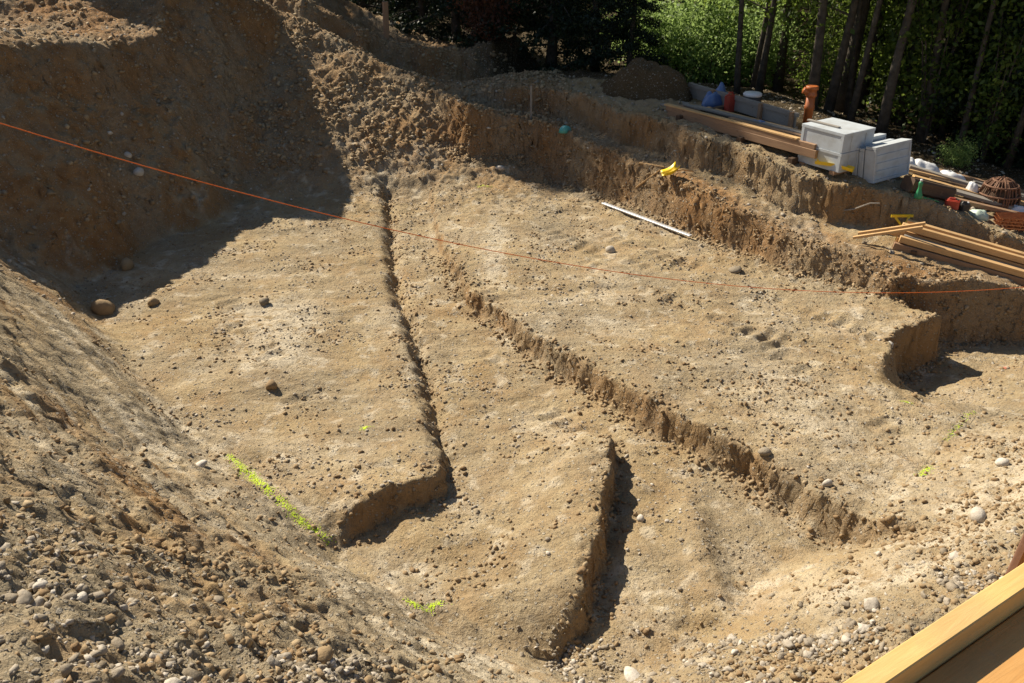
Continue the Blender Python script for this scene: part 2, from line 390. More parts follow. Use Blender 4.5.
# ------------------------------------------------------------------ loose stones and clods
def stone_mat(name, c1, c2, c3):
    g = N(name, .85, .2)
    at = g.n("ShaderNodeVertexColor", layer_name="tone"); sp = g.n("ShaderNodeSeparateColor", {"Color": at.outputs["Color"]})
    c = g.ramp(sp.outputs[0], [(0, c1), (.55, c2), (1, c3)])
    c = g.mix(g.ramp(g.noise(35, 4, .7), [(.35, 0), (.7, .6)]), c, g.mix(.6, c, (.16, .11, .06)))
    g.set(c); g.bump(g.noise(60, 4, .7), .01, .6); return g.m
M_STONE = stone_mat("limestone_gravel", (.22, .18, .125), (.35, .30, .23), (.62, .57, .49))
M_CLOD = stone_mat("earth_clods", (.24, .155, .08), (.33, .235, .13), (.44, .34, .21))
_bm = bmesh.new(); bmesh.ops.create_icosphere(_bm, subdivisions=1, radius=1)
ICO_V = np.array([v.co[:] for v in _bm.verts]); ICO_F = np.array([[v.index for v in f.verts] for f in _bm.faces]); _bm.free()
_bm = bmesh.new(); bmesh.ops.create_icosphere(_bm, subdivisions=2, radius=1)
ICO2_V = np.array([v.co[:] for v in _bm.verts]); ICO2_F = np.array([[v.index for v in f.verts] for f in _bm.faces]); _bm.free()
def scatter(name, xy, size, mat, label, cat, sink=.3, ang=.28, hi=False, tone=None):
    BV, BF = (ICO2_V, ICO2_F) if hi else (ICO_V, ICO_F)
    n = len(xy); nv = len(BV)
    q = rng.normal(size=(n, 4)); q /= np.linalg.norm(q, axis=1)[:, None]
    w, a, b, c = q.T
    Rm = np.stack([np.stack([1-2*(b*b+c*c), 2*(a*b-c*w), 2*(a*c+b*w)], -1), np.stack([2*(a*b+c*w), 1-2*(a*a+c*c), 2*(b*c-a*w)], -1), np.stack([2*(a*c-b*w), 2*(b*c+a*w), 1-2*(a*a+b*b)], -1)], 1)
    rad = 1 + ang*rng.normal(size=(n, nv))*(.45 if hi else 1)
    if hi:
        rad = np.round(rad*5)/5*.5 + rad*.5
        k = rng.normal(size=(n, 3, 3))*1.3; ph = rng.uniform(0, 6, (n, 3, 1))
        rad = rad + .16*np.sin(np.einsum('nij,vj->niv', k, BV)*2 + ph).sum(1)
    if mat is M_CLOD: rad = rad + .16*rng.normal(size=(n, nv))
    V = BV[None]*np.clip(rad, .45, 1.6)[..., None]
    V = V*rng.uniform(.5, 1.2, (n, 1, 3))
    V = np.einsum('nij,nvj->nvi', Rm, V); V[..., 2] *= .8
    V = V*size[:, None, None]
    z = H(xy[:, 0], xy[:, 1]) + size*(1-2*sink)*.6
    V = V + np.stack([xy[:, 0], xy[:, 1], z], 1)[:, None]
    F_ = (BF[None] + (np.arange(n)*nv)[:, None, None]).reshape(-1, 3)
    t = rng.beta(1.6, 2.2, n) if tone is None else tone
    col = np.repeat(np.stack([t, t, t], 1), nv, 0)
    o = np_mesh(name, V.reshape(-1, 3), F_, mat, 3, col)
    return tag(o, label, cat, kind='stuff')
def region(n, box, dens):
    x0, x1, y0, y1 = box
    p = np.stack([rng.uniform(x0, x1, n), rng.uniform(y0, y1, n)], 1)
    return p[rng.uniform(0, 1, n) < dens(p[:, 0], p[:, 1])]
def lsize(n, lo, hi, p=2.5): return lo + (hi-lo)*rng.uniform(0, 1, n)**p
def inpit(x, y): return (H(x, y) < .55)*1.0
clump = lambda x, y, f, s: sst(-.1, .45, fbm(x, y, f, 3, s))
# gravel tipped on the near bank
def d_near(x, y):
    z = H(x, y); n = fbm(x, y, 1.1, 3, 401)
    left = sst(4.3, 3.0, y - .1*x + .5*n)*(x < -.2)
    right = sst(5.35, 5.0, y - .22*np.clip(x-2.6, 0, 9) + .5*n + .1)*(x > .3)*sst(4.6, 5.0, y + x*.6)
    return np.clip(left*.9 + right, 0, 1)*(.12 + .88*clump(x, y, 1.6, 403)**1.5)
p = region(70000, (-3.6, 4.4, 1.3, 6.0), d_near); scatter("gravel", p, lsize(len(p), .006, .024, 2.6), M_STONE, "grey and brown gravel lying loose on the near bank", "gravel", hi=False)
p = region(6500, (-3.6, 4.4, 1.3, 6.0), d_near); scatter("gravel", p, lsize(len(p), .014, .040, 2.8), M_STONE, "larger rounded cobbles in the loose gravel of the near bank", "gravel", hi=True, tone=rng.beta(2.2, 1.8, len(p)))
p = region(1500, (.4, 4.2, 3.2, 6.0), lambda x, y: d_near(x, y)); scatter("gravel", p, lsize(len(p), .016, .046, 2.4), M_STONE, "pale angular stones tipped at the near right edge of the pit", "gravel", hi=True, tone=rng.beta(2.6, 1.6, len(p)))
# crumbs of earth on the near bank and its slope
def d_bank(x, y):
    z = H(x, y); return sst(.25, .6, z)*(.2 + .8*clump(x, y, 1.3, 405))*sst(10.5, 6, y-.4*x)*(1-.65*sst(4.2, 5.4, y)*(x < -1))
p = region(110000, (-7, 6.5, 1.2, 11), d_bank); scatter("earth_crumbs", p, lsize(len(p), .006, .032, 3.2), M_CLOD, "crumbled brown earth on the near slopes of the pit", "earth crumbs")
# floor
p = region(52000, (-6.5, 8.5, 4.8, 17.6), lambda x, y: inpit(x, y)*(.12 + .88*clump(x, y, .9, 407)**1.5)); scatter("gravel", p, lsize(len(p), .006, .026, 3.2), M_STONE, "small stones strewn over the pit floor", "gravel", sink=.4)
p = region(30000, (-6.5, 8.5, 4.8, 17.8), lambda x, y: inpit(x, y)*clump(x, y, 1.2, 409)**1.3); scatter("earth_crumbs", p, lsize(len(p), .008, .032, 3), M_CLOD, "crumbs of tan earth strewn over the pit floor", "earth crumbs", sink=.4)
# along the trench edges and wall feet
def along(pts, n, w, s0=0.):
    out = []
    L = [math.dist(pts[i], pts[i+1]) for i in range(len(pts)-1)]
    for i, l in enumerate(L):
        k = int(n*l/sum(L)); t = rng.uniform(0, 1, k)[:, None]; a = np.array(pts[i]); b = np.array(pts[i+1]); e = (b-a)/l
        out.append(a+(b-a)*t + np.array([-e[1], e[0]])*(s0+w*rng.normal(size=(k, 1))))
    return np.concatenate(out)
for pts, n, w, s0 in (([(4.9, 10.2), (5.9, 10.85)], 260, .10, -.05), (T1, 900, .09, .06), (T2, 1700, .10, -.04), (T3, 600, .09, .06), (WT, 4200, .08, -.06), (WT, 5000, .12, .14), (ST2, 2500, .12, .05), (DIG[:3], 500, .12, -.1)):
    p = along(pts, n, w, s0); scatter("earth_crumbs", p, lsize(len(p), .007, .038, 4.0), M_CLOD, "broken clods along a cut edge in the pit", "earth crumbs", sink=.35)
# spoil ridge, left bank and ledges
def d_spoil(x, y):
    z = H(x, y); return sst(.3, .7, z)*(.25+.75*clump(x, y, .9, 411))
p = region(52000, (-11, 1.2, 12, 23), lambda x, y: d_spoil(x, y)*sst(-7.5, -5, x+.0*y)*.9 + d_spoil(x, y)*.25)
scatter("earth_clods", p, lsize(len(p), .012, .062, 3.0), M_CLOD, "rough brown clods and stones on the spoil heap", "earth clods", tone=rng.beta(2, 1.6, len(p)))
p = region(9000, (-12, 9, 9.5, 21), lambda x, y: sst(.35, .7, H(x, y))*.8)
scatter("gravel", p, lsize(len(p), .012, .05, 3), M_STONE, "stones scattered on the banks round the pit", "gravel", sink=.4)

# ------------------------------------------------------------------ object materials
def wood_mat(name, a, b, rough=.75, knots=True, grey=0.0):
    g = N(name, rough, .25)
    mp = g.n("ShaderNodeMapping", {"Vector": g.co.outputs["Object"], "Scale": (1.2, 14, 14)})
    gr = g.noise(3.0, 6, .65, vec=mp.outputs[0], dist=.4)
    c = g.mix(g.ramp(gr, [(.3, 0), (.7, 1)]), a, b)
    st = g.noise(1.7, 4, .6)
    c = g.mix(g.ramp(st, [(.45, 0), (.72, .55)]), c, g.mix(.55, c, (.16, .12, .08)))
    if grey: c = g.mix(g.ramp(g.noise(2.3, 4, .7), [(.3, grey), (.7, grey*.4)]), c, (.26, .25, .23))
    if knots:
        mk = g.n("ShaderNodeMapping", {"Vector": g.co.outputs["Object"], "Scale": (1, 3.2, 3.2)})
        k = g.vor(2.4, vec=mk.outputs[0]); c = g.mix(g.ramp(k, [(.0, .8), (.06, .6), (.10, 0)]), c, (.12, .06, .025)); c = g.mix(g.ramp(g.noise(5, 6, .75), [(.58, 0), (.72, .5)]), c, (.30, .22, .13))
    g.set(c); g.bump(gr, .004, .5); return g.m
M_RAIL = wood_mat("yellow_planed_timber", (.62, .38, .12), (.74, .50, .20))
M_BOARD = wood_mat("orange_shuttering_board", (.52, .26, .075), (.60, .33, .11), .5)
M_FRESH = wood_mat("fresh_pine", (.50, .30, .13), (.64, .42, .20))
M_BROWN = wood_mat("brown_timber", (.26, .145, .075), (.36, .215, .115), grey=.15)
M_GREYW = wood_mat("weathered_timber", (.22, .19, .155), (.34, .30, .25), .85, grey=.6)
M_DARKW = wood_mat("dark_timber", (.07, .045, .03), (.12, .075, .045))
def plain(name, c, rough=.6, spec=.35, var=.35, sc=9, dirt=(.20, .15, .09), metal=0):
    g = N(name, rough, spec); n_ = g.noise(sc, 5, .65)
    col = g.mix(g.ramp(n_, [(.42, 0), (.75, var)]), c, dirt); g.set(col); g.b.inputs["Metallic"].default_value = metal
    g.bump(g.noise(sc*5, 3, .6), .002, .4); return g.m
M_PANEL = plain("pale_grey_panel", (.47, .51, .54), .6, .35, .6, 5, (.30, .29, .26))
M_ALU = plain("dusty_aluminium", (.62, .63, .64), .38, .5, .3, 6, metal=.35)
M_ORANGE = plain("orange_pipe_plastic", (.48, .13, .03), .45, .4, .3, 8)
M_YEL = plain("yellow_plastic", (.80, .56, .02), .45, .45, .25, 12)
M_GREEN = plain("green_plastic", (.03, .24, .10), .45, .4, .2, 12)
M_RED = plain("red_plastic", (.40, .045, .025), .5, .45, .25, 12)
M_BLUE = plain("blue_sheet", (.08, .15, .33), .4, .5, .25, 8, (.35, .38, .42))
M_WHITE = plain("white_sheet", (.68, .69, .70), .5, .4, .3, 9, (.42, .38, .32))
M_BLACK = plain("black_plastic", (.025, .025, .028), .5, .4, .3, 9)
M_RUST = plain("rusty_steel", (.36, .13, .045), .8, .3, .6, 22, (.17, .065, .03))
M_BRWIRE = plain("brown_wire", (.17, .085, .05), .75, .3, .5, 22, (.30, .18, .11))
M_TEAL = plain("teal_sheet", (.08, .38, .36), .5, .4, .3, 12)
M_PALE = plain("pale_green_sheet", (.50, .60, .50), .5, .4, .3, 12)
M_STRING = plain("orange_cord", (.75, .16, .03), .7, .2, .1, 20)
M_SPRAY = plain("marking_paint", (.48, .66, .03), .85, .1, .4, 60, (.36, .34, .12))
M_SPRAYR = plain("red_marking_paint", (.75, .05, .03), .8, .1, .35, 30, (.36, .2, .12))
M_BARK = N("bark", .9, .15)
_c = M_BARK.mix(M_BARK.ramp(M_BARK.noise(6, 5, .7), [(.3, 0), (.7, 1)]), (.045, .036, .028), (.13, .11, .085)); M_BARK.set(_c); M_BARK.bump(M_BARK.noise(20, 5, .7), .03, .8); M_BARK = M_BARK.m
def leaf_mat(name, lo, hi, tr=.45):
    g = N(name, .55, .3); at = g.n("ShaderNodeVertexColor", layer_name="tone"); sp = g.n("ShaderNodeSeparateColor", {"Color": at.outputs["Color"]})
    c = g.mix(sp.outputs[0], lo, hi); g.set(c)
    t = g.n("ShaderNodeBsdfTranslucent", {"Color": g.mix(.5, c, tuple(min(1, v*1.8) for v in hi))})
    m = g.n("ShaderNodeMixShader", {0: tr}); g.t.links.new(g.b.outputs[0], m.inputs[1]); g.t.links.new(t.outputs[0], m.inputs[2])
    g.t.links.new(m.outputs[0], g.t.nodes["Material Output"].inputs["Surface"]); return g.m
M_LEAF = leaf_mat("beech_leaves", (.022, .045, .010), (.19, .26, .045), .5)
M_LEAF2 = leaf_mat("shrub_leaves", (.12, .19, .05), (.28, .38, .12), .45)
M_SHADE_NEEDLE = leaf_mat("shade_dark_needles", (.010, .020, .009), (.028, .045, .018), .12)  # near-black needles put the shade of the wood into the colour
M_RUSSET = leaf_mat("russet_leaves", (.07, .028, .015), (.16, .065, .03), .3)

# ------------------------------------------------------------------ shape helpers
class MB:
    def __init__(s): s.V = []; s.F = []
    def add(s, V, F):
        k = len(s.V); s.V += [tuple(v) for v in V]; s.F += [tuple(i+k for i in f) for f in F]; return s
    def box(s, c, d, M=None, bev=.0):
        x, y, z = (v/2 for v in d); P = []
        b = min(bev, x*.5, y*.5)
        prof = [(-x+b, -y), (x-b, -y), (x, -y+b), (x, y-b), (x-b, y), (-x+b, y), (-x, y-b), (-x, -y+b)] if b > 0 else [(-x, -y), (x, -y), (x, y), (-x, y)]
        n = len(prof); V = [Vector((px, py, -z)) for px, py in prof] + [Vector((px, py, z)) for px, py in prof]
        if M is not None: V = [M @ v for v in V]
        V = [v + Vector(c) for v in V]
        F = [tuple(range(n-1, -1, -1)), tuple(range(n, 2*n))] + [(i, (i+1) % n, n+(i+1) % n, n+i) for i in range(n)]
        return s.add(V, F)
    def tube(s, pts, rad, n=8, cap=True):
        pts = [Vector(p) for p in pts]; V = []; m = len(pts)
        rad = rad if isinstance(rad, (list, tuple)) else [rad]*m
        for i, p in enumerate(pts):
            t = (pts[min(i+1, m-1)] - pts[max(i-1, 0)]).normalized()
            a = t.cross(Vector((0, 0, 1))) if abs(t.z) < .95 else t.cross(Vector((1, 0, 0)))
            a.normalize(); b = t.cross(a)
            for k in range(n): V.append(p + (a*math.cos(2*math.pi*k/n) + b*math.sin(2*math.pi*k/n))*rad[i])
        F = [(i*n+k, i*n+(k+1) % n, (i+1)*n+(k+1) % n, (i+1)*n+k) for i in range(m-1) for k in range(n)]
        if cap: F += [tuple(range(n-1, -1, -1)), tuple((m-1)*n+k for k in range(n))]
        return s.add(V, F)
    def lathe(s, prof, n=20, c=(0, 0, 0), a0=0):
        V = []; m = len(prof)
        for r_, z in prof:
            for k in range(n): V.append((c[0]+r_*math.cos(a0+2*math.pi*k/n), c[1]+r_*math.sin(a0+2*math.pi*k/n), c[2]+z))
        F = [(i*n+k, i*n+(k+1) % n, (i+1)*n+(k+1) % n, (i+1)*n+k) for i in range(m-1) for k in range(n)]
        F += [tuple(range(n-1, -1, -1)), tuple((m-1)*n+k for k in range(n))]
        return s.add(V, F)
    def build(s, name, mat, parent=None, smooth=False, loc=None):
        o = mesh_obj(name, s.V, s.F, mat, parent, smooth)
        if loc is not None: o.location = loc
        return o
def frame(p0, p1, roll=0.):
    """rotation whose X runs p0 -> p1 and whose Z points up"""
    x = (Vector(p1)-Vector(p0)).normalized(); y = Vector((0, 0, 1)).cross(x).normalized(); z = x.cross(y)
    Mx = Matrix((x, y, z)).transposed(); return Mx @ Matrix.Rotation(roll, 3, 'X')
def beam(name, p0, p1, w, h, mat, label, cat, group=None, roll=0., bow=.006, bev=.004, parent=None):
    """sawn board from p0 to p1 (centres of its underside); w across, h tall"""
    L = (Vector(p1)-Vector(p0)).length; n = 9; V = []; F = []
    x, y = w/2, h; b = min(bev, w*.2, h*.2)
    prof = [(-x+b, 0), (x-b, 0), (x, b), (x, y-b), (x-b, y), (-x+b, y), (-x, y-b), (-x, b)]
    k1, k2 = random.uniform(-1, 1)*bow, random.uniform(-1, 1)*bow*.5
    for i in range(n):
        t = i/(n-1); q = math.sin(math.pi*t)
        for a, c in prof: V.append((t*L, a + k1*q, c + k2*q))
    m = 8
    F = [(i*m+k, (i+1)*m+k, (i+1)*m+(k+1) % m, i*m+(k+1) % m) for i in range(n-1) for k in range(m)]
    F += [tuple(range(m)), tuple((n-1)*m+k for k in range(m-1, -1, -1))]
    o = mesh_obj(name, V, F, mat, parent)
    o.location = p0; o.rotation_mode = 'XYZ'; o.rotation_euler = frame(p0, p1, roll).to_euler()
    if not parent: tag(o, label, cat, group)
    return o

# ------------------------------------------------------------------ woods
def leaves(n, centres, spread, size, flat=.6, droop=0.):
    """leaf quads around cluster centres, returned as vertices, quads, tone"""
    ci = rng.integers(0, len(centres), n); C = centres[ci] + rng.normal(size=(n, 3))*spread*np.array([1, 1, flat])
    d = rng.normal(size=(n, 3)); d[:, 2] -= droop; d /= np.linalg.norm(d, axis=1)[:, None]
    u = np.cross(d, rng.normal(size=(n, 3))); u /= np.linalg.norm(u, axis=1)[:, None]
    s = size*rng.uniform(.6, 1.3, (n, 1))
    V = np.stack([C - d*s*.6, C + u*s*.35, C + d*s*.6, C - u*s*.35], 1).reshape(-1, 3)
    Q = np.arange(n*4).reshape(-1, 4)
    t = np.clip(rng.beta(.9, 1.8, len(centres))[ci] + rng.normal(size=n)*.25, 0, 1)
    return V, Q, np.repeat(np.stack([t]*3, 1), 4, 0)
def tree_proto(name, h, trunk_r, c0, rx, nl, leaf, mat, kind='broad', lean=.3):
    root = empty(name, (0, 0, 0)); m = MB()
    bend = [Vector((lean*(t**1.3)*math.sin(h*3)+.12*math.sin(5*t+h), lean*(t**1.3)*math.cos(h*2)+.12*math.sin(4*t), t*h)) for t in np.linspace(0, 1, 9)]
    bend[0] = bend[0] - Vector((0, 0, .3))
    m.tube(bend, [trunk_r*(1.35 if i == 0 else 1)*(1-.8*i/8) for i in range(9)], 10)
    cs = []
    def at_h(z): 
        t = min(max(z/h, 0), 1)*8; i = min(int(t), 7); return bend[i].lerp(bend[i+1], t-i)
    nb = 26 if kind == 'broad' else 44
    for k in range(nb):
        t = (k+.5)/nb; z = c0 + (h*.97-c0)*t; a = k*2.4 + random.uniform(-.4, .4); b = at_h(z)
        if kind == 'broad':
            L = rx*(math.sin(math.pi*(t*.85+.15))**.6)*random.uniform(.55, 1.1); up = random.uniform(-.1, .55)
        else: L = rx*(1-t*.93)*random.uniform(.8, 1.1); up = -.22
        e = b + Vector((math.cos(a)*L, math.sin(a)*L, up*L)); mid = b.lerp(e, .5) + Vector((0, 0, .06*L))
        r0 = trunk_r*.28*(1-.6*t); m.tube([b, mid, e], [r0, r0*.6, .006], 5, False)
        for j in range(5 if kind == 'broad' else 6):
            f = (.4 + .6*(j+1)/5) if kind == 'broad' else (.15+.85*(j+1)/6)
            sp = .32 if kind == 'broad' else .10
            p = b.lerp(e, f) + Vector((random.gauss(0, sp), random.gauss(0, sp), random.gauss(0, sp*.7))); cs.append(p)
    m.build("trunk", M_BARK, root, True)
    V, Q, t = leaves(nl, np.array([tuple(c) for c in cs]), .30 if kind == 'broad' else .17, leaf, .7 if kind == 'broad' else .5)
    np_mesh("crown", V, Q, mat, 4, t, parent=root)
    return root
def shrub_proto(name, h, rx, nl, leaf, mat, stems=7):
    root = empty(name, (0, 0, 0)); m = MB(); cs = []
    for k in range(stems):
        a = k*2.4; e = Vector((math.cos(a)*rx*random.uniform(.2, .9), math.sin(a)*rx*random.uniform(.2, .9), h*random.uniform(.6, 1)))
        m.tube([(0, 0, -.1), e*.5 + Vector((0, 0, .1*h)), e], [.022, .014, .004], 5, False)
        for j in range(7): cs.append((e*(.15+.85*(j+1)/7)) + Vector((random.gauss(0, .16*rx), random.gauss(0, .16*rx), random.gauss(0, .06*h))))
    m.build("stems", M_BARK, root)
    V, Q, t = leaves(nl, np.array([tuple(c) for c in cs]), .17*rx+.05, leaf, .8)
    np_mesh("foliage", V, Q, mat, 4, t, parent=root)
    return root
def copy_thing(o):
    c = o.copy(); COL.objects.link(c)
    for ch in list(o.children):
        d = ch.copy(); COL.objects.link(d); d.parent = c
    return c
_used = set()
def plant(proto, x, y, rz, sc, label, cat, group):
    o = proto if proto.name not in _used else copy_thing(proto); _used.add(proto.name)
    o.location = (x, y, hz(x, y)-.03); o.rotation_euler = (0, 0, rz); o.scale = (sc, sc, sc)
    return tag(o, label, cat, group)

BR = [tree_proto("beech_tree", 11, .115, 2.2, 2.6, 9000, .10, M_LEAF), tree_proto("beech_tree", 9.5, .08, 1.6, 2.2, 8000, .095, M_LEAF, lean=.7), tree_proto("beech_tree", 12, .15, 3.0, 3.0, 9500, .11, M_LEAF, lean=.5)]
SHADE_HI = tree_proto("beech_tree", 14, .2, 8.3, 2.3, 13000, .12, M_LEAF, lean=.1)  # added behind the mounds, crown set high so its shadow reaches the track
SHADE_TALL = tree_proto("beech_tree", 20.5, .24, 11, 1.7, 15000, .19, M_LEAF, lean=.1)  # added so its thin crown throws dappled shade on the second step
POLE = [tree_proto("beech_tree", 10, .06, 3.3, 1.7, 5200, .10, M_LEAF, lean=.5), tree_proto("beech_tree", 11, .085, 3.8, 1.9, 6000, .10, M_LEAF, lean=.25)]
SPR = [tree_proto("shade_spruce", 9, .15, .4, 2.0, 26000, .085, M_SHADE_NEEDLE, 'con', .05), tree_proto("shade_spruce", 8, .13, .5, 1.8, 24000, .085, M_SHADE_NEEDLE, 'con', .1)]  # dark conifers stand in for trees whose shaded side faces the pit
SAP = [shrub_proto("sapling", 3.4, .9, 2300, .085, M_LEAF, 7), shrub_proto("sapling", 2.6, .8, 1900, .08, M_LEAF, 6)]
SHR = [shrub_proto("shrub", 1.9, 1.1, 5200, .075, M_LEAF2, 11), shrub_proto("shrub", 1.4, .9, 3800, .07, M_LEAF2, 9)]
RUS = shrub_proto("russet_bush", 2.3, 1.0, 3600, .08, M_RUSSET, 8)

edge_trees = [  # x, y, variant, scale, label
    (5.55, 20.4, 1, 1.0, "slim beech trunk rising behind the far end of the timber stack"),
    (6.4, 22.0, 0, .9, "beech trunk just left of the orange pipe, set back in the wood"),
    (6.55, 18.6, 1, 1.1, "beech with a dark trunk between the timber stack and the orange pipe"),
    (7.2, 19.6, 2, 1.0, "thick dark beech trunk rising behind the left grey panel stack"),
    (8.1, 20.6, 0, 1.0, "leaning beech behind the right grey panel stack"),
    (9.3, 19.2, 1, 1.1, "beech at the forest edge above the low bush by the white rubble"),
    (9.9, 20.9, 2, .95, "tall beech in the shade behind the wire coil"),
    (10.4, 17.6, 0, .9, "beech in deep shade near the right edge of the photo"),
    (11.6, 16.6, 2, 1.0, "beech furthest right at the forest edge"),
]
for x, y, v, s_, lb in edge_trees: plant(BR[v], x, y, random.uniform(0, 6), s_, lb, "tree", "beeches along the forest edge")
for x, y, v, s_, lb in ((-2.8, 28.6, 1, .95, "spruce coloured dark for shade behind the flat topped bank with the stake"), (-1.6, 26.9, 0, .95, "spruce coloured dark for shade behind the right end of the flat topped bank"),
                        (-.3, 24.8, 1, 1.0, "spruce coloured dark for shade straight behind the shaded track"), (1.0, 23.8, 0, .9, "spruce coloured dark for shade behind the middle of the shaded track"),
                        (2.1, 22.8, 1, .75, "spruce coloured dark for shade at the right end of the shaded track"), (2.9, 22.2, 1, .55, "smaller spruce coloured dark for shade beside the pale green shrubs"),
                        (-5.0, 31.5, 0, 1.0, "spruce coloured dark for shade behind the spoil mounds, left of the stake")):
    plant(SPR[v], x, y, random.uniform(0, 6), s_, lb, "tree", "spruces coloured dark for shade behind the track")
for x, y, lb in ((-8.9, 29.9, "tall beech with a high crown, added for its shade behind the left spoil mound"), (-7.6, 31.0, "tall beech with a high crown, added for its shade right of the other one behind the left mound"), (-10.2, 30.6, "tall beech with a high crown, added for its shade furthest left behind the mounds")):
    plant(SHADE_HI, x, y, x, 1.0, lb, "tree", "tall beeches added for their shade behind the left mound")
for x, y, v, s_, lb in ((9.5, 17.9, 0, .9, "dark spruce added as shade at the forest edge above the strewn planks"), (10.8, 16.9, 1, .95, "dark spruce added as shade near the right edge of the photo behind the wire coil"), (12.2, 16.2, 0, .95, "dark spruce added as shade furthest right at the forest edge"), (9.9, 20.2, 1, 1.1, "dark spruce added as shade standing back between the beeches on the right")):
    plant(SPR[v], x, y, random.uniform(0, 6), s_, lb, "tree", "dark spruces added as shade on the right")  # extra trees, put in to darken the right of the wood
for k, (x, y, lb) in enumerate(((5.0, 19.7, "thin pole of a beech rising behind the shuttering panel"), (6.05, 18.3, "thin dark beech pole just right of the orange pipe"), (6.75, 17.9, "thin beech pole above the left grey panel stack"), (7.35, 17.3, "thin beech pole above the right grey panel stack"), (7.1, 18.9, "slim beech second row, behind the left grey panel stack"),
                              (8.0, 17.5, "slim beech just right of the grey panel stacks"), (8.55, 16.6, "slim beech behind the small leafy bush"), (8.3, 18.9, "slim beech second row, behind the right grey panel stack"), (9.2, 16.3, "slim beech above the wire coil"), (9.7, 15.5, "slim beech above the blue grey plank right of the wire coil"),
                              (8.9, 18.1, "slim beech second row, behind the small leafy bush"), (10.6, 15.2, "slim beech by the photo's right edge"), (5.7, 21.6, "slim beech between the pale shrubs and the pipe"), (6.9, 20.6, "slim beech third row, above the left panel stack"))):
    plant(POLE[k % 2], x, y, k*1.9, random.uniform(.9, 1.1), lb, "tree", "slim beeches along the forest edge")
plant(SHADE_TALL, -11.4, 31.7, 0, 1.0, "very tall beech added for its shade behind the left mounds, nearer the track", "tree", "very tall beeches added for their shade behind the mounds")
plant(SHADE_TALL, -12.6, 34.2, 2.0, 1.03, "very tall beech added for its shade behind the left mounds, further back", "tree", "very tall beeches added for their shade behind the mounds")
plant(RUS, -.6, 23.6, 1.0, .9, "reddish brown bush in the shade above the spoil ridge", "bush", None)
# pale sunlit shrubs behind the timber stack
for k, (x, y, s_) in enumerate(((4.1, 23.2, 1.1), (4.9, 22.6, 1.0), (5.3, 23.6, 1.25), (4.5, 24.3, 1.3), (6.0, 22.6, .95), (3.8, 25.2, 1.3), (5.9, 24.6, 1.3))):
    plant(SHR[k % 2], x, y, k*1.3, s_, "pale green shrub, %s of the sunlit clump" % ("nearest left plant", "front middle plant", "middle plant", "left plant in the back row", "small right front plant", "far left plant in the last row", "right plant in the back row")[k], "shrub", "pale green shrubs behind the timber stack")
# saplings filling the forest edge
k = 0; tries = 0; placed = []
while k < 44 and tries < 4000:
    tries += 1
    x = random.uniform(5.8, 16); y = random.uniform(15.5, 26)
    if x + y < 24.1 or x*.62 > y - 6.0 or any((x-a)**2+(y-b)**2 < .62 for a, b in placed): continue
    if x < 6.6 and y > 20.2: continue
    placed.append((x, y)); k += 1
    plant(SAP[k % 2], x, y, random.uniform(0, 6), random.uniform(.55, 1.25), "young beech sapling in the undergrowth behind the building materials", "sapling", "saplings of the forest undergrowth")
# rows of trees deeper in the wood
k = 0; tries = 0; placed = [(a[0], a[1]) for a in edge_trees]
while k < 64 and tries < 9000:
    tries += 1
    x = random.uniform(-16, 24); y = random.uniform(21, 42)
    if x + y < 27.5 or (x < 3 and y < 28.5) or (x < -5 and y < 33) or any((x-a)**2+(y-b)**2 < 2.6 for a, b in placed): continue
    t = (x-5.0)*-.71 + (y-24)*.70; d = abs((x-5.0)*.70 + (y-24)*.71)
    if -3 < t < 16 and d < 2.6: continue
    placed.append((x, y)); k += 1
    if x < 4.5 and random.random() < .6: plant(SPR[k % 2], x, y, random.uniform(0, 6), random.uniform(.9, 1.25), "spruce coloured dark for shade deep in the wood", "tree", "spruces deep in the wood")
    else: plant(BR[k % 3], x, y, random.uniform(0, 6), random.uniform(.85, 1.2), "beech trunk deep in the wood", "tree", "beeches deep in the wood")
# low undergrowth near the materials
plant(SHR[1], 8.1, 15.8, .4, .36, "small leafy bush behind the white rubble bags", "bush", None)
def far_wood():
    n = 5200; C = np.stack([rng.uniform(-60, 70, n), rng.uniform(40, 78, n), np.zeros(n)], 1)
    C[:, 2] = H(C[:, 0], C[:, 1]) + rng.uniform(0, 9, n)*rng.uniform(.3, 1, n)
    V, Q, t = leaves(110000, C, .8, .34, .7)
    return tag(np_mesh("far_woodland", V, Q, M_LEAF, 4, t*.7), "dense dark woodland climbing the slope behind the forest edge", "woodland", kind='stuff')
far_wood()

# ------------------------------------------------------------------ near guard rail
rx0, rx1 = Vector((.28, 1.015, 3.85)), Vector((1.96, 2.105, 3.85))
e_ = (rx1-rx0).normalized(); nr = Vector((e_.y, -e_.x, 0))       # nr points away from the pit
rail = empty("guard_rail", tuple(rx0)); tag(rail, "yellow timber guard rail with an orange board behind it in the near right corner", "railing")
def rb(name, a, b, w, h, mat, off, dz, roll=0):
    o = beam(name, Vector(), Vector((1, 0, 0)), .1, .1, mat, None, None, parent=rail) if False else None
    p0 = rx0 + e_*a + nr*off + Vector((0, 0, dz)); p1 = rx0 + e_*b + nr*off + Vector((0, 0, dz))
    o = beam(name, p0, p1, w, h, mat, None, None, parent=rail, roll=roll, bow=.003, bev=.003); o.location = p0 - rx0; return o
rb("top_plank", -.1, 2.0, .052, .17, M_RAIL, 0, 0)
rb("lower_board", -.15, 2.0, .30, .027, M_BOARD, .179, .075)
rb("batten", .36, .42, .06, .05, M_RAIL, .2, -.02)
for a in (-.05, 1.9):
    m = MB(); c = e_*a + nr*.06 + Vector((0, 0, -.35)); m.box(c, (.05, .05, .9), frame((0, 0, 0), tuple(e_)), .004); m.build("post", M_RAIL, rail)
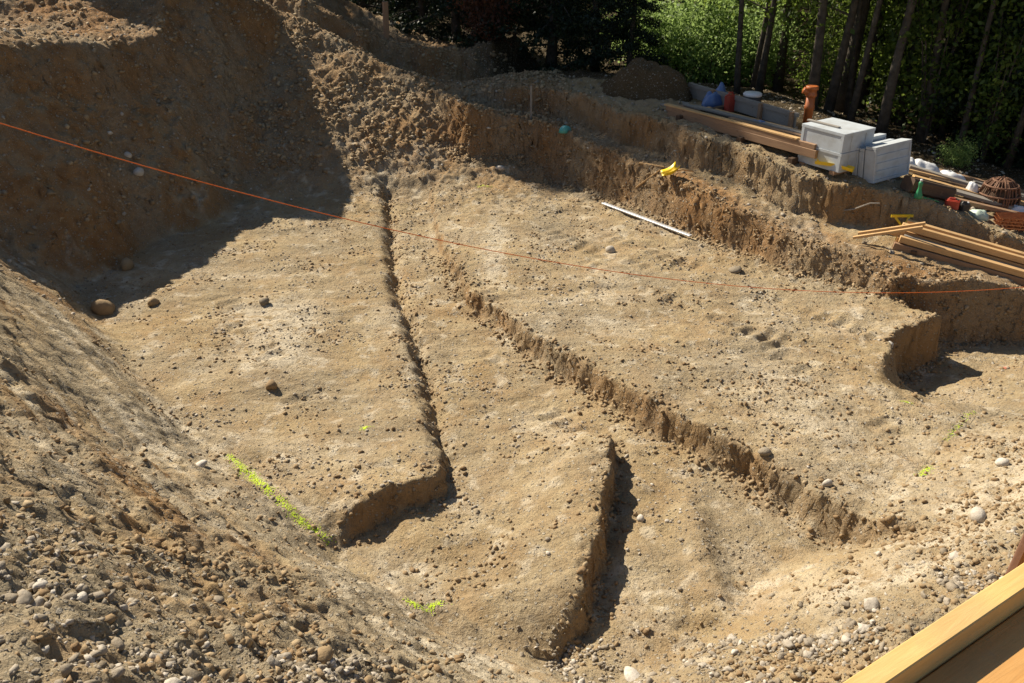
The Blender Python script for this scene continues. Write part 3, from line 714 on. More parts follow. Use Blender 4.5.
m = MB(); c0 = e_*.35 + nr*.24 + Vector((0, 0, -.02)); q = (e_*.1 - nr*.22).normalized()
rail_b = beam("batten", rx0+c0+nr*.16-e_*.02, rx0+c0-nr*.01+e_*.19, .055, .045, M_RAIL, None, None, parent=rail); rail_b.location = c0+nr*.16-e_*.02
# brown rusty plate leaning outside the rail
m = MB(); m.tube([(0, 0, 0), (.015, .01, .2), (.05, .03, .42), (.09, .06, .56)], [.012, .012, .011, .009], 8)
m.box((.06, .02, .36), (.09, .012, .36), Matrix.Rotation(.5, 3, 'Z') @ Matrix.Rotation(.18, 3, 'Y'))
px_, py_ = 1.325, 1.82; tag(m.build("steel_stake", M_BRWIRE, loc=(px_, py_, 3.60)), "brown rusty steel stake with a plate standing beyond the yellow rail at the right edge", "stake")

# ------------------------------------------------------------------ cord across the pit
def cord():
    A = Vector((-3.9, 5.0, 4.3)); B = Vector((9.2, 11.9, .75))
    A = Vector((-4.6, 4.05, 4.3)); pts = []; kz = np.polyfit([.12, .17, .24, .3, .43, .66, .81, 1.0], [4.3, 3.93, 3.42, 3.01, 2.27, 1.37, .83, .45], 3)
    for i in range(60):
        t = i/59; p = A.lerp(B, t); p.z = float(np.polyval(kz, t)); pts.append(p - A)
    m = MB(); m.tube(pts, .0032, 6); o = m.build("cord", M_STRING, smooth=True, loc=A)
    tag(o, "thin orange builder's cord stretched across the pit", "cord")
cord()

# ------------------------------------------------------------------ stakes, straightedge
def post(name, x, y, h, w, mat, label, lean=(0, 0)):
    m = MB(); m.box((lean[0]*h/2, lean[1]*h/2, h/2-.1), (w, w, h+.2), Matrix.Rotation(.5, 3, 'Z') @ Matrix.Rotation(lean[0], 3, 'Y'), w*.12)
    tag(m.build(name, mat, loc=(x, y, hz(x, y))), label, "stake")
post("wooden_stake", .39, 18.31, .66, .035, M_GREYW, "thin grey wooden stake on the lip at the left end of the far wall")
post("wooden_post", -3.1, 22.9, .95, .12, M_BROWN, "short brown post standing on the flat topped bank near the forest", (.02, 0))
a = Vector((1.67, 15.6, hz(1.67, 15.6)+.02)); b = Vector((2.96, 13.84, hz(2.96, 13.84)+.03))
beam("straightedge", a, b, .075, .03, M_ALU, "long pale metal straightedge lying on the pit floor near the far wall", "straightedge", bow=.002)

# ------------------------------------------------------------------ far timber stack on the upper step
U = Vector((.59, -.807, 0)); Vp = Vector((.807, .59, 0)); O = Vector((2.92, 16.62, 0))
def fb(a, b, off, z, w, h, mat, label, cat="plank", group=None, tw=0.):
    p0 = O + U*a + Vp*off; p1 = O + U*b + Vp*(off+tw); g0 = 1.47
    return beam("timber_plank", Vector((p0.x, p0.y, g0+z)), Vector((p1.x, p1.y, g0+z-.02)), w, h, mat, label, cat, group, bow=.015)
for t in (.35, 1.8, 2.9):
    p = O + U*t - Vp*.12; q_ = O + U*t + Vp*1.15
    beam("bearer", Vector((p.x, p.y, hz(p.x, p.y)-.03)), Vector((q_.x, q_.y, hz(q_.x, q_.y)-.03)), .09, .11, M_DARKW,
         "dark bearer under the %s of the far timber stack" % {.35: "left end", 1.8: "middle", 2.9: "right end"}[t], "bearer", "bearers under the far timber stack")
G = "planks of the far timber stack"
fb(.0, 3.3, .0, .09, .07, .13, M_BROWN, "front bottom beam of the far timber stack, reddish brown side", group=G)
fb(-.05, 3.25, .0, .222, .075, .08, M_BROWN, "second beam up at the front of the far timber stack", group=G, tw=.02)
fb(-.1, 2.9, .01, .304, .10, .03, M_FRESH, "thin pale board on top of the front beams of the far stack", group=G, tw=.01)
fb(.1, 3.2, .14, .09, .16, .06, M_GREYW, "grey plank lying right behind the front beam of the far stack, lower one", group=G)
fb(-.1, 3.2, .15, .152, .16, .05, M_GREYW, "grey plank lying right behind the front beam of the far stack, upper one", group=G, tw=.04)
fb(-.35, 3.0, .36, .09, .18, .08, M_GREYW, "wide weathered plank in the middle of the far stack, lowest one", group=G)
fb(-.3, 2.7, .36, .172, .17, .05, M_GREYW, "weathered plank in the middle of the far stack, upper one", group=G, tw=-.05)
fb(2.1, 3.35, .2, .21, .14, .05, M_FRESH, "short pale plank at the right end of the far timber stack", group=G, tw=.04)
fb(.9, 3.0, .62, .20, .10, .07, M_FRESH, "bright yellow plank lying on top of the far timber stack", group=G, tw=.05)
fb(-.3, 2.9, .62, .09, .16, .10, M_BROWN, "brown beam under the bright yellow plank of the far stack", group=G)
fb(.3, 2.9, .47, .255, .12, .035, M_GREYW, "thin grey board lying loose on top of the far stack, left of the yellow plank", group=G, tw=.06)
fb(-.45, 2.2, .27, .21, .11, .03, M_GREYW, "thin grey board jutting out left on top of the far timber stack", group=G, tw=-.03)
fb(-.2, 1.9, .62, .205, .10, .03, M_GREYW, "short grey board lying on the brown beam at the left of the far stack", group=G, tw=-.04)
fb(1.2, 3.3, .30, .262, .09, .025, M_BROWN, "thin brown lath lying loose across the right half of the far stack", group=G, tw=.10)
fb(.2, 2.3, .80, .19, .12, .03, M_FRESH, "thin pale board at the rear edge of the far timber stack", group=G, tw=.02)
fb(-.6, 2.8, .86, .09, .14, .09, M_GREYW, "hindmost grey beam of the far timber stack", group=G)
# shuttering panel set on edge behind the stack
pan = empty("shuttering_panel", (3.55, 18.0, hz(3.55, 18.0))); tag(pan, "long grey shuttering panel set on edge behind the far timber stack", "panel")
px0, px1 = Vector((0, 0, .05)), Vector((1.45, -2.35, .0)); fr = frame(px0, px1)
L_ = (px1-px0).length
m = MB(); m.box((px0+px1)/2 + Vector((0, 0, .11)), (L_, .03, .20), fr, .0); m.build("board", M_PANEL if False else M_GREYW, pan)
m = MB(); m.box((px0+px1)/2 + Vector((0, 0, .25)), (L_+.06, .07, .07), fr, .004); m.build("top_rail", M_GREYW, pan)
for t in (.25, .7, .97):
    m = MB(); m.box(px0.lerp(px1, t) + Vector((-.03, -.03, .13)), (.07, .07, .32), fr, .004); m.build("upright", M_BROWN, pan)
# things on the ground and stack round it
def heap(name, x, y, z, rx, ry, h, mat, label, cat, rz=0, amp=.25, seed=1, n=22):
    V = []; F = []
    for i in range(n):
        for j in range(n):
            u = (i/(n-1)-.5)*2; v = (j/(n-1)-.5)*2
            r_ = max(abs(u), abs(v)) or 1e-6; l = math.hypot(u, v) or 1e-6; uu, vv = u*r_/l, v*r_/l
            rr = math.hypot(uu, vv); nz_ = float(fbm(np.array(uu*1.3+seed*3.7), np.array(vv*1.3+seed), 1.0, 4, 500+seed, .45))
            hh = h*max(0, (1-rr**2.6))*(1+amp*nz_*.9) + .05*h*nz_
            V.append((uu*rx*(1+.15*nz_), vv*ry*(1+.15*nz_), hh - (.04 if rr > .98 else 0)))
    F = [(i*n+j, (i+1)*n+j, (i+1)*n+j+1, i*n+j+1) for i in range(n-1) for j in range(n-1)]
    k = len(V); ring = [i for i in range(n)] + [i*n+n-1 for i in range(1, n)] + [(n-1)*n+j for j in range(n-2, -1, -1)] + [i*n for i in range(n-2, 0, -1)]
    F.append(tuple(ring[::-1]) if False else tuple(ring))
    o = mesh_obj(name, V, F, mat, None, True); o.location = (x, y, z); o.rotation_euler = (0, 0, rz); tag(o, label, cat); return o
heap("blue_tarpaulin", 3.95, 17.35, hz(3.95, 17.35)+.02, .34, .2, .28, M_BLUE, "crumpled blue sheet bundled behind the far timber stack", "tarpaulin", .4, .5, 3)
heap("blue_tarpaulin", 4.33, 15.55, 1.47+.20, .17, .10, .10, M_BLUE, "small crumpled blue sheet lying on the far timber stack", "tarpaulin", -.9, .5, 4)
def canister(x, y, z, w, d, h, mat, name, label, cat, rz=0, cap=M_BLACK):
    r_ = empty(name, (x, y, z), rz); tag(r_, label, cat)
    m = MB(); m.box((0, 0, h*.42), (w, d, h*.84), None, w*.14); m.box((0, 0, h*.86), (w*.8, d*.7, h*.1), None, w*.12); m.build("body", mat, r_)
    m = MB(); m.tube([(-w*.28, 0, h*.88), (-w*.2, 0, h*1.02), (w*.15, 0, h*1.02), (w*.2, 0, h*.88)], d*.12, 6); m.build("handle", mat, r_)
    m = MB(); m.lathe([(d*.16, 0), (d*.16, h*.1)], 12, (w*.33, 0, h*.9)); m.build("cap", cap, r_)
canister(4.12, 16.95, hz(4.12, 16.95), .22, .14, .34, M_RED, "canister", "dark red canister between the blue sheet and the white drum", "canister", .5)
r_ = empty("white_drum", (4.5, 16.85, hz(4.5, 16.85))); tag(r_, "dark drum with a white lid behind the far timber stack", "drum")
m = MB(); m.lathe([(.15, 0), (.165, .04), (.165, .2), (.172, .22), (.165, .24), (.165, .30), (.15, .32)], 20); m.build("body", M_BLUE if False else M_BLACK, r_, True)
m = MB(); m.lathe([(.172, .31), (.175, .35), (.15, .37), (.03, .38)], 20); m.build("lid", M_WHITE, r_, True)
# heap of dark earth and roots
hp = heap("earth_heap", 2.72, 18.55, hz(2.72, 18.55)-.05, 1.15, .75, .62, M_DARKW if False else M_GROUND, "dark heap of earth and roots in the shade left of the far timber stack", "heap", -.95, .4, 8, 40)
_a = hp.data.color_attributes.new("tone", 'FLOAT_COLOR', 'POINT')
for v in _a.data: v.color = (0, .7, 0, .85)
m = MB()
for k in range(16):
    a = random.uniform(0, 6.28); rr = random.uniform(.1, .8); p = Vector((rr*math.cos(a), .7*rr*math.sin(a), .62*(1-rr*rr)*.8)); d = Vector((random.gauss(0, 1), random.gauss(0, 1), random.uniform(.1, .8))).normalized()
    m.tube([p-d*.1, p+d*.12+Vector((0, 0, .03)), p+d*random.uniform(.2, .42)], [.02, .014, .005], 6)
m.build("roots", M_DARKW, hp)

# ------------------------------------------------------------------ upright orange pipe
r_ = empty("drain_pipe", (5.30, 15.95, hz(5.30, 15.95)-.12)); tag(r_, "upright orange brown plastic pipe with a branch at its top behind the grey panel stacks", "pipe")
m = MB(); m.lathe([(.095, -.05), (.095, .5), (.108, .51), (.108, .58), (.095, .59), (.095, .74)], 20); m.build("barrel", M_ORANGE, r_, True)
m = MB(); m.lathe([(.105, .74), (.12, .75), (.12, .79), (.105, .80), (.105, .86), (.135, .87), (.135, .93), (.10, .935)], 20); m.build("socket", M_ORANGE, r_, True)
m = MB(); m.tube([(-.05, 0, .80), (-.14, -.02, .84), (-.19, -.02, .86)], [.06, .06, .065], 14); m.build("branch", M_ORANGE, r_, True)

r_.scale = (.82, .82, .95)
# ------------------------------------------------------------------ grey panel stacks
def ribbed_box(root, name, c, ax, ay, h, w, d, tiers, inset=.012, ribs=5):
    """a block of stacked tiers, each with a lip and upright ribs on its long faces"""
    Mx = Matrix((ax, ay, Vector((0, 0, 1)))).transposed()
    z = 0
    for i in range(tiers):
        th = h/tiers; m = MB()
        m.box(c + Vector((0, 0, z+th*.5)), (w-2*inset, d-2*inset, th-.004), Mx, .01)
        m.box(c + Vector((0, 0, z+th-.025)), (w, d, .042), Mx, .012)
        for sgn in (-1, 1):
            for k in range(ribs):
                m.box(c + ax*((k+.5)/ribs-.5)*(w-.06) + ay*sgn*(d/2-.008) + Vector((0, 0, z+th*.45)), (.03, .016, th*.8), Mx)
            for k in range(2):
                m.box(c + ay*(k-.5)*(d-.08) + ax*sgn*(w/2-.008) + Vector((0, 0, z+th*.45)), (.014, .05, th*.8), Mx)
        m.build(name, M_PANEL, root); z += th
axA = Vector((.86, -.51, 0)).normalized()      # placeholder axes, long side
a1 = Vector((.83, .56, 0)).normalized(); b1 = Vector((a1.y, -a1.x, 0))
g1 = 1.36
st1 = empty("panel_stack", (5.22, 14.16, g1)); tag(st1, "left grey stack of panels strapped into a block, a groove across its pale top", "stack of panels")
ribbed_box(st1, "panel_tier", Vector((0, 0, .04)), a1, b1, .62, .76, .84, 2, ribs=2)
m = MB(); m.box(Vector((-.22, .08, .662))+Vector((0, 0, .01)), (.62, .07, .02), Matrix((b1, a1, Vector((0, 0, 1)))).transposed(), .01); m.build("strap", M_GREYW, st1)
m = MB()
for k in (-.3, .3): m.box(b1*k + Vector((0, 0, .02)), (.8, .09, .06), Matrix((a1, b1, Vector((0, 0, 1)))).transposed())
m.build("skids", M_BROWN, st1)
# second stack: panels on edge, leaning slightly
a2 = Vector((.83, .56, 0)).normalized(); b2 = Vector((a2.y, -a2.x, 0))
def edge_panel(x, y, z, w, h, t, lean, label, group):
    r_ = empty("grey_panel", (x, y, z)); tag(r_, label, "panel", group)
    Mx = Matrix((a2, b2, Vector((0, 0, 1)))).transposed() @ Matrix.Rotation(lean, 3, 'X')
    up = Mx @ Vector((0, 0, 1)); n_ = Mx @ Vector((0, 1, 0))
    m = MB(); m.box(up*h/2, (w-.02, t-.03, h-.02), Mx, .006); m.build("sheet", M_PANEL, r_)
    m = MB(); m.box(up*(h-.02), (w, t, .045), Mx, .008); m.box(up*.025, (w, t, .045), Mx, .008)
    for s_ in (-1, 1): m.box(up*h/2 + a2*s_*(w/2-.02), (.045, t, h-.1), Mx, .006)
    m.build("frame", M_PANEL, r_)
    m = MB()
    for k in (.28, .5, .72): m.box(up*h*k + n_*(t/2-.014), (w-.1, .024, .05), Mx, .004)
    m.build("ribs", M_PANEL, r_)
GP = "grey panels standing on edge in the right stack"
for k, (lb, hh, tt) in enumerate((("rear panel of the right grey stack", .55, .14), ("second panel from the back of the right grey stack", .50, .09), ("third panel from the back of the right grey stack", .50, .09), ("front panel of the right grey stack, broad pale top", .56, .19))):
    off = (-.06, .12, .225, .385)[k]
    edge_panel(5.79 + b2.x*off, 14.16 + b2.y*off, hz(5.95, 14.0)-.01, .92, hh, tt, .12, lb, GP)

# ------------------------------------------------------------------ yellow things, sheets and offcuts on the far ledges
def curved_sheet(name, p0, p1, w, mat, label, cat, lift=.05, curl=.05):
    L = (Vector(p1)-Vector(p0)).length; V = []; n = 12; th = .012
    for i in range(n):
        t = i/(n-1)
        for s_ in (-1, -.6, .6, 1):
            V.append((t*L, s_*w/2, lift*math.sin(math.pi*t)*.4 + (curl if abs(s_) == 1 else 0)))
    top = len(V); V += [(v[0], v[1], v[2]-th) for v in V]
    F = []
    for i in range(n-1):
        for j in range(3):
            a = i*4+j; F.append((a, a+4, a+5, a+1)); F.append((a+top, a+1+top, a+5+top, a+4+top))
        for j in (0, 3): a = i*4+j; F.append((a, a+4, a+4+top, a+top))
    for i in (0, n-1):
        for j in range(3): a = i*4+j; F.append((a, a+1, a+1+top, a+top))
    o = mesh_obj(name, V, F, mat); o.location = p0; o.rotation_euler = frame(p0, p1).to_euler(); tag(o, label, cat); return o
curved_sheet("yellow_channel", Vector((4.86, 13.92, 1.48)), Vector((5.36, 13.6, 1.44)), .13, M_YEL, "yellow plastic channel lying in front of the grey panel stacks", "channel")
# yellow scoop with two laths
sx, sy = 2.86, 14.98; r_ = empty("yellow_shovel", (sx, sy, hz(sx, sy)+.01), -2.9); tag(r_, "yellow plastic shovel blade with its handle on the lip of the far wall", "shovel")
m = MB(); n = 7; V = []
for i in range(n):
    for j in range(n):
        u = i/(n-1); v = j/(n-1)*2-1; V.append((u*.27, v*.11*(1-.15*u), .02 + .10*v*v*(1-.3*u) + .10*(1-u)**3))
k = len(V); V += [(x, y, z-.01) for x, y, z in V]
F = [(i*n+j, (i+1)*n+j, (i+1)*n+j+1, i*n+j+1) for i in range(n-1) for j in range(n-1)] + [(k+i*n+j, k+i*n+j+1, k+(i+1)*n+j+1, k+(i+1)*n+j) for i in range(n-1) for j in range(n-1)]
F += [(j, j+1, k+j+1, k+j) for j in range(n-1)] + [((n-1)*n+j, k+(n-1)*n+j, k+(n-1)*n+j+1, (n-1)*n+j+1) for j in range(n-1)] + [(i*n, k+i*n, k+(i+1)*n, (i+1)*n) for i in range(n-1)] + [(i*n+n-1, (i+1)*n+n-1, k+(i+1)*n+n-1, k+i*n+n-1) for i in range(n-1)]
m.add(V, F); m.build("blade", M_YEL, r_, True)
m = MB(); m.tube([(.0, 0, .09), (-.1, 0, .10), (-.3, .02, .06)], [.02, .017, .016], 8); m.build("handle", M_FRESH, r_, True)
for k, (o1, o2) in enumerate((((2.62, 15.22), (2.25, 15.5)), ((2.70, 15.36), (2.30, 15.66)))):
    beam("wooden_lath", Vector((*o1, hz(*o1)+.03)), Vector((*o2, hz(*o2)+.03)), .05, .025, M_FRESH, ("pale lath beside the yellow shovel, nearer the pit", "pale lath beside the yellow shovel, further from the pit")[k], "lath", "laths by the yellow shovel")
heap("teal_rag", 1.05, 17.45, hz(1.05, 17.45), .13, .09, .09, M_TEAL, "small teal plastic rag on the lip at the left end of the far wall", "rag", .3, .4, 11, 12)
# root hanging out of the upper step
m = MB(); m.tube([(0, 0, -.03), (.1, -.12, .03), (.22, -.2, .12), (.3, -.22, .16), (.42, -.28, .18)], [.012, .014, .012, .012, .008], 6)
tag(m.build("dead_branch", M_GREYW, loc=(5.24, 13.37, hz(5.24, 13.37)+.05)), "bleached bare branch lying against the upper step below the grey panels", "branch")

# ------------------------------------------------------------------ right timber stack on the ledge
GR = "beams of the right timber stack"
Ur = Vector((.60, -.80, 0)).normalized(); Ur = Vector((.945, -.32, 0)).normalized(); Vr = Vector((-Ur.y, Ur.x, 0))
Or = Vector((5.74, 12.42, 0))
RZ0 = hz(5.95, 12.5)+.0; RZ1 = RZ0 + (hz(7.6, 11.95)-RZ0)*2.0
for t_ in (.25, 1.9):
    p = Or + Ur*t_ - Vr*.1; q_ = Or + Ur*t_ + Vr*.6
    beam("bearer", Vector((p.x, p.y, hz(p.x, p.y)-.04)), Vector((q_.x, q_.y, hz(q_.x, q_.y)-.04)), .08, .10, M_DARKW, "dark bearer under the %s of the right timber stack" % ("left end" if t_ < 1 else "middle"), "bearer", "bearers under the right timber stack")
def rbm(a, b, off, z, w, h, mat, label, tw=0.):
    p0 = Or + Ur*a + Vr*off; p1 = Or + Ur*b + Vr*(off+tw)
    return beam("timber_beam", Vector((p0.x, p0.y, RZ0+z)), Vector((p1.x, p1.y, RZ1+z)), w, h, mat, label, "beam", GR, bow=.01)
rbm(-.05, 3.4, -.02, .04, .10, .10, M_BROWN, "lowest front beam of the right timber stack, brown side")
rbm(.05, 3.4, .12, .04, .12, .10, M_FRESH, "second beam from the front in the bottom layer of the right stack")
rbm(.0, 3.4, .27, .04, .12, .10, M_FRESH, "third beam from the front in the bottom layer of the right stack")
rbm(.1, 3.4, .42, .04, .12, .10, M_FRESH, "rear beam in the bottom layer of the right stack")
rbm(.02, 3.4, .02, .145, .11, .09, M_FRESH, "front beam in the middle layer of the right timber stack")
rbm(.1, 3.4, .165, .145, .12, .05, M_GREYW, "grey plank lying in the middle of the right timber stack", .02)
rbm(-.1, 3.4, .32, .145, .10, .10, M_FRESH, "third beam from the front in the middle layer of the right stack")
rbm(.15, 3.4, .46, .145, .11, .10, M_FRESH, "rear beam in the middle layer of the right timber stack")
rbm(.05, 3.4, .30, .25, .09, .09, M_FRESH, "front beam of the top layer of the right timber stack", .02)
rbm(.12, 3.4, .45, .25, .10, .10, M_FRESH, "topmost rear beam of the right timber stack")
for k, (a, b, off, lb) in enumerate(((-.55, .35, .10, "thin lath sticking out left of the right timber stack, rear one"), (-.62, .3, -.10, "thin lath sticking out left of the right timber stack, front one"))):
    p0 = Or + Ur*a + Vr*off; p1 = Or + Ur*b + Vr*(off+.03)
    beam("wooden_lath", Vector((p0.x, p0.y, hz(p0.x, p0.y)+.08)), Vector((p1.x, p1.y, .98)), .045, .04, M_FRESH, lb, "lath", "laths at the right timber stack")
# yellow folding trestle
r_ = empty("yellow_trestle", (5.98, 12.85, hz(5.98, 12.85))); tag(r_, "yellow folding trestle with crossed legs beside the right timber stack", "trestle")
m = MB(); m.tube([(-.12, -.12, 0), (.12, .1, .30)], .017, 6); m.tube([(.12, -.14, 0), (-.1, .1, .28)], .017, 6); m.build("legs", M_YEL, r_)
m = MB(); m.box((0, .1, .3), (.34, .03, .04), None); m.build("bar", M_YEL, r_)

# ------------------------------------------------------------------ clutter right of the panels
def on(x, y, dz=0): return Vector((x, y, hz(x, y)+dz))
beam("dark_beam", on(6.12, 13.36, .02), on(6.92, 13.60, .0), .26, .22, M_DARKW, "thick dark beam lying right of the grey panels behind the green bottle", "beam", bev=.03)
r_ = empty("green_bottle", on(6.26, 13.16), .3); tag(r_, "green plastic bottle standing before the thick dark beam", "bottle")
m = MB(); m.lathe([(.06, 0), (.062, .02), (.06, .05), (.035, .12), (.025, .17), (.03, .21), (.035, .24), (.02, .27)], 14); m.build("body", M_GREEN, r_, True)
m = MB(); m.lathe([(.02, .27), (.02, .30)], 10); m.build("cap", M_WHITE, r_, True)
curved_sheet("green_net", on(6.22, 13.14, .03), on(6.6, 13.2, .03), .07, M_GREEN, "dark green strip of netting at the foot of the green bottle", "net", .03, .01)
canister(6.84, 13.22, hz(6.84, 13.22), .21, .14, .15, M_RED, "petrol_can", "bright red petrol can on the upper step behind the right timber stack", "petrol can", -.5)
canister(7.08, 13.3, hz(7.08, 13.3), .16, .12, .15, M_BLACK, "battery_box", "small black box with a white cap right of the red petrol can", "box", .2, M_WHITE)
heap("pale_green_sack", 7.35, 13.33, hz(7.35, 13.33), .18, .13, .10, M_PALE, "pale green sack lying right of the small black box", "sack", -.6, .5, 15, 14)
GC = "planks strewn behind the right timber stack"
cl = [((6.75, 14.75), (8.0, 14.35), .16, .05, M_GREYW, "grey plank strewn nearest the low bush, behind the white rubble sacks"),
      ((6.6, 14.2), (7.8, 14.0), .14, .05, M_FRESH, "pale tan plank pointing at the wire coil"),
      ((6.9, 13.95), (8.6, 13.6), .16, .05, M_GREYW, "long grey plank in front of the wire coil"),
      ((7.0, 13.6), (8.3, 13.38), .10, .06, M_BROWN, "brown plank between the red petrol can and the wire coil"),
      ((7.4, 15.0), (8.9, 14.6), .12, .05, M_BROWN, "brown plank leading behind the wire coil"),
      ((8.25, 14.4), (9.6, 14.1), .22, .06, M_GREYW, "wide blue grey plank right of the wire coil"),
      ((8.2, 14.0), (9.5, 13.75), .16, .05, M_FRESH, "pale plank right of the wire coil near the photo's right edge"),
      ((7.6, 13.72), (9.0, 13.5), .14, .05, M_GREYW, "grey plank between the wire coil and the rusty mesh mats")]
cl += [((6.55, 14.45), (7.6, 14.55), .10, .04, M_FRESH, "short pale plank close to the right grey panel stack"),
      ((7.9, 14.75), (9.3, 14.55), .14, .05, M_GREYW, "grey plank lying behind the wire coil, nearest the forest"),
      ((8.6, 13.95), (9.9, 13.4), .12, .05, M_BROWN, "brown plank leading out of the photo right of the mesh mats"),
      ((6.95, 14.35), (8.3, 14.2), .08, .06, M_DARKW, "narrow dark batten between the white sacks and the wire coil")]
for k, (p, q_, w, h, mt, lb) in enumerate(cl):
    beam("timber_plank", on(*p, .03), on(*q_, .03), w, h, mt, lb, "plank", GC, bow=.01, roll=random.uniform(-.06, .06))
for x, y, rx_, ry_, h_, lb, sd in ((7.1, 15.0, .32, .16, .16, "white sack at the left end of the rubble below the small bush", 21), (7.5, 14.85, .30, .15, .15, "white sack in the middle, below the small bush", 22),
                           (7.58, 14.12, .12, .12, .2, "bright white sack touching the left side of the wire coil", 23), (8.15, 13.62, .24, .14, .12, "white sheet crumpled behind the rusty mesh mats", 24), (6.8, 15.0, .18, .14, .12, "grey white sack just right of the grey panels", 25)):
    heap("white_sack", x, y, hz(x, y), rx_, ry_, h_, M_WHITE, lb, "sack", -.6, .5, sd, 16)
# coil of brown wire
cx, cy = 7.95, 13.95; r_ = empty("wire_coil", on(cx, cy)); tag(r_, "dome shaped coil of brown wire among the strewn planks", "wire coil")
m = MB()
for k in range(34):
    a = k/34*2*math.pi + random.uniform(-.06, .06); R_ = .29 + random.uniform(-.03, .03)
    m.tube([(math.cos(a)*R_*f, math.sin(a)*R_*f, z_) for f, z_ in ((1.0, 0), (1.03, .12), (.86, .28), (.55, .37), (.2, .40+random.uniform(-.02, .03)))], .013, 5)
m.build("strands", M_BRWIRE, r_)
m = MB()
for z_, R_ in ((.04, .30), (.16, .31), (.30, .25), (.38, .14)):
    m.tube([(math.cos(a)*R_, math.sin(a)*R_, z_) for a in np.linspace(0, 6.283, 25)], .016, 6, False)
m.build("hoops", M_BRWIRE, r_)
m = MB(); m.lathe([(.26, .0), (.27, .12), (.22, .26), (.12, .34), (.02, .36)], 18); m.build("core", M_DARKW, r_, True)
# rusty reinforcing mesh mats
def mat_mesh(x, y, z, L, Wd, label, ang, n=15):
    r_ = empty("steel_mesh_mat", (x, y, z), ang); tag(r_, label, "mesh mat", "rusty reinforcing mesh mats"); m = MB()
    for k in range(n): t = (k+.5)/n*L; m.tube([(t, 0, 0), (t+.05, Wd, .0)], .011, 5)
    m.build("cross_bars", M_RUST, r_); m = MB()
    for k in range(7): v = (k+.3)/7*Wd; m.tube([(0, v, .017), (L*.5, v, .015), (L, v, .017)], .011, 5)
    m.build("long_bars", M_RUST, r_)
for k, lb in enumerate(("lowest rusty mesh mat of the pile behind the right timber stack", "second rusty mesh mat from the ground", "third rusty mesh mat from the ground", "topmost rusty mesh mat of the pile")):
    mat_mesh(7.50 + .03*k, 13.05 + .02*k, hz(7.9, 13.1)+.03 + .042*k, 1.7, .42, lb, -.28 + .02*k, 17)

# ------------------------------------------------------------------ single stones that stand out
def stone(x, y, r_, tone, label, mat=M_STONE, sq=.75, seed=0, name="stone", group=None):
    rg = np.random.default_rng(seed+900); V = ICO2_V.copy(); k = rg.normal(size=(4, 3))
    rad = 1 + sum(.10*np.sin(V@k[i]*1.8 + rg.uniform(0, 6)) for i in range(4)) + rg.normal(size=len(V))*.035
    V = V*rad[:, None]*np.array([1, rg.uniform(.65, .95), sq])*r_
    o = np_mesh(name, V, ICO2_F, mat, 3, np.full((len(V), 3), tone), smooth=False)
    o.location = (x, y, hz(x, y)+r_*sq*.45); o.rotation_euler = (rg.uniform(-.2, .2), rg.uniform(-.2, .2), rg.uniform(0, 6))
    return tag(o, label, "stone", group)
stone(-6.31, 14.63, .10, .9, "pale stone low in the shaded left wall, below the other pale stone", seed=1)
stone(-6.57, 14.91, .08, .85, "pale stone in the shaded left wall, the higher of the two", seed=2)
stone(-2.87, 9.14, .085, .3, "brown stone alone on the left part of the pit floor", M_CLOD, seed=3)
stone(-5.11, 11.51, .09, .55, "yellowish brown stone just outside the big shadow on the pit floor", M_CLOD, seed=4)
stone(-3.54, 11.52, .075, .1, "dark grey stone on a pale patch of the pit floor", seed=5)
stone(-3.05, 7.15, .075, 1.0, "white flat stone near the start of the green spray line", sq=.45, seed=6)
stone(-.24, 17.47, .09, 1.0, "white stone at the foot of the dark hollow at the back of the pit", seed=7)
stone(-6.03, 12.86, .14, .55, "large grey brown stone in the shadow at the foot of the left wall", M_CLOD, seed=8)
stone(-5.73, 11.3, .16, .4, "big brown clod at the corner where the slopes meet", M_CLOD, seed=9, name="clod")
stone(1.24, 6.82, .05, .9, "pale grey stone in the trench right of the island edge", seed=10)
stone(2.55, 7.42, .06, .35, "round dark grey stone on the lip of the long trench", seed=11)
stone(3.02, 6.9, .06, .85, "pale stone near the lower end of the long trench", seed=12)
stone(3.79, 5.75, .085, .85, "large pale stone on the right slope above the yellow rail", seed=13)
stone(4.6, 6.85, .06, 1.0, "white stone high on the right slope", seed=14)
stone(3.42, 12.55, .11, .15, "dark flat stone in the middle of the right part of the pit floor", sq=.4, seed=15)
stone(1.6, 13.4, .09, .75, "grey stone on the floor left of the metal straightedge's near end", seed=16)
stone(4.85, 10.15, .09, .9, "pale stone at the left corner of the dug block", seed=17)
stone(.93, 4.86, .085, 1.0, "flat white slab at the bottom edge of the pit near the gravel", sq=.3, seed=18)
for k, (x, y, r_, t) in enumerate(((-1.9, 2.95, .034, .9), (-2.25, 3.0, .04, .35), (-.98, 3.35, .06, .55), (-1.35, 2.5, .034, .8), (-.75, 3.3, .035, .45), (-2.7, 3.5, .04, .7))):
    stone(x, y, r_, t, ("white round stone in the gravel at the lower left", "grey brown lump in the gravel at the lower left", "big tan clod on the near bank below the green spray mark", "cream stone at the bottom edge of the photo left of centre", "small brown clod on the near bank right of the big tan clod", "pale stone at the left edge above the gravel")[k], M_STONE if k in (0, 1, 3, 5) else M_CLOD, seed=40+k)

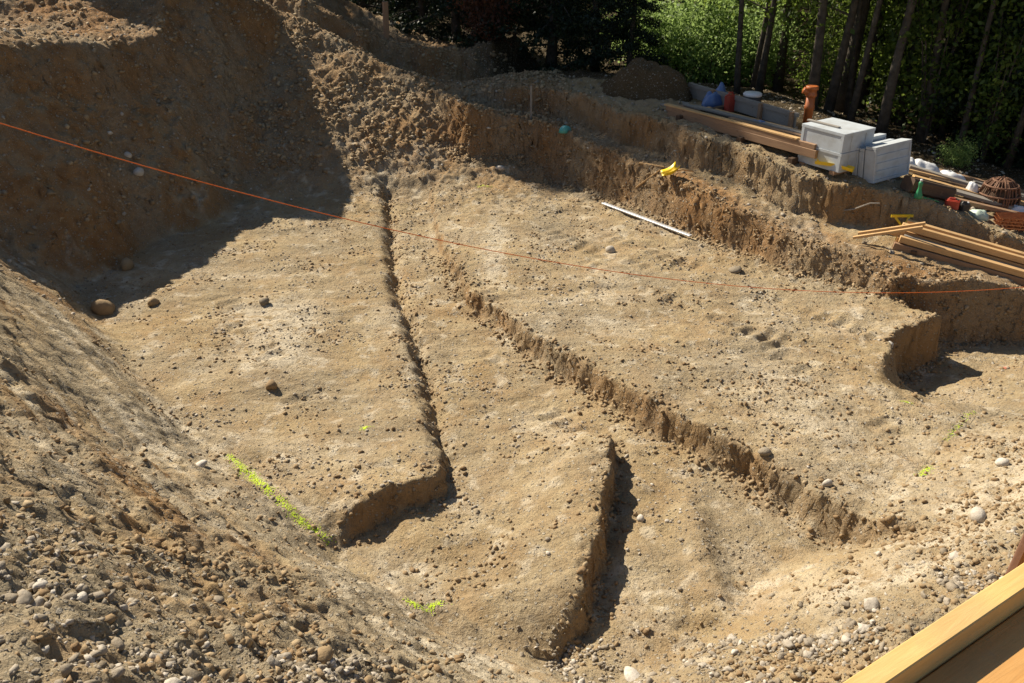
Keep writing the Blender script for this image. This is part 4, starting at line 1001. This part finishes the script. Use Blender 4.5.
# ------------------------------------------------------------------ spray marks: flakes of paint lying on the soil
def spray(name, pts, w, n, mat, label):
    w *= .8; pts = [Vector((*p, 0)) for p in pts]; V = []; F = []
    c = pts[0]
    for k in range(int(n*3.4)):
        t = random.random()*(len(pts)-1); i = int(t); p = pts[i].lerp(pts[min(i+1, len(pts)-1)], t-i) if len(pts) > 1 else pts[0].copy()
        p = p + Vector((random.gauss(0, w)*random.choice((.6, 1, 1.6)), random.gauss(0, w), 0)); r_ = random.uniform(.0025, .0062); a0 = random.uniform(0, 6)
        b0 = len(V)
        for j in range(6):
            a = a0 + j*math.pi/3; q = (p.x+math.cos(a)*r_*random.uniform(.6, 1.2), p.y+math.sin(a)*r_*random.uniform(.6, 1.2))
            V.append((q[0]-c.x, q[1]-c.y, hz(*q)+.005))
        F.append(tuple(range(b0, b0+6)))
    o = mesh_obj(name, V, F, mat); o.location = (c.x, c.y, 0); tag(o, label, "paint mark")
spray("spray_mark", [(-2.95, 7.64), (-2.6, 7.19), (-2.3, 6.86)], .035, 330, M_SPRAY, "bright yellow green sprayed line at the foot of the left slope")
spray("spray_mark", [(-2.25, 6.8), (-1.97, 6.54), (-1.69, 6.4)], .035, 170, M_SPRAY, "faint broken continuation of the sprayed line towards the near corner")
spray("spray_mark", [(-1.62, 8.23)], .03, 34, M_SPRAY, "small yellow green sprayed dot on the left plateau")
spray("spray_mark", [(-.9, 5.62), (-.73, 5.55), (-.58, 5.64)], .025, 80, M_SPRAY, "bent yellow green mark at the near corner of the pit floor")
spray("spray_mark", [(4.39, 8.47), (4.45, 8.48)], .03, 50, M_SPRAY, "yellow green dash on the right plateau")
spray("spray_mark", [(5.14, 8.4), (4.46, 7.62)], .022, 60, M_SPRAY, "faint green sprayed line running down the right slope")
spray("spray_mark", [(4.1, 7.15), (3.94, 7.0)], .03, 60, M_SPRAY, "yellow green mark at the lower end of the faint line on the right")
spray("spray_mark", [(-.7, 16.7), (-.4, 16.75)], .05, 60, M_SPRAY, "green mark at the back of the floor below the dark hollow")
spray("spray_mark", [(6.62, 10.4)], .03, 26, M_SPRAYR, "small red sprayed mark on the floor right of the dug block")
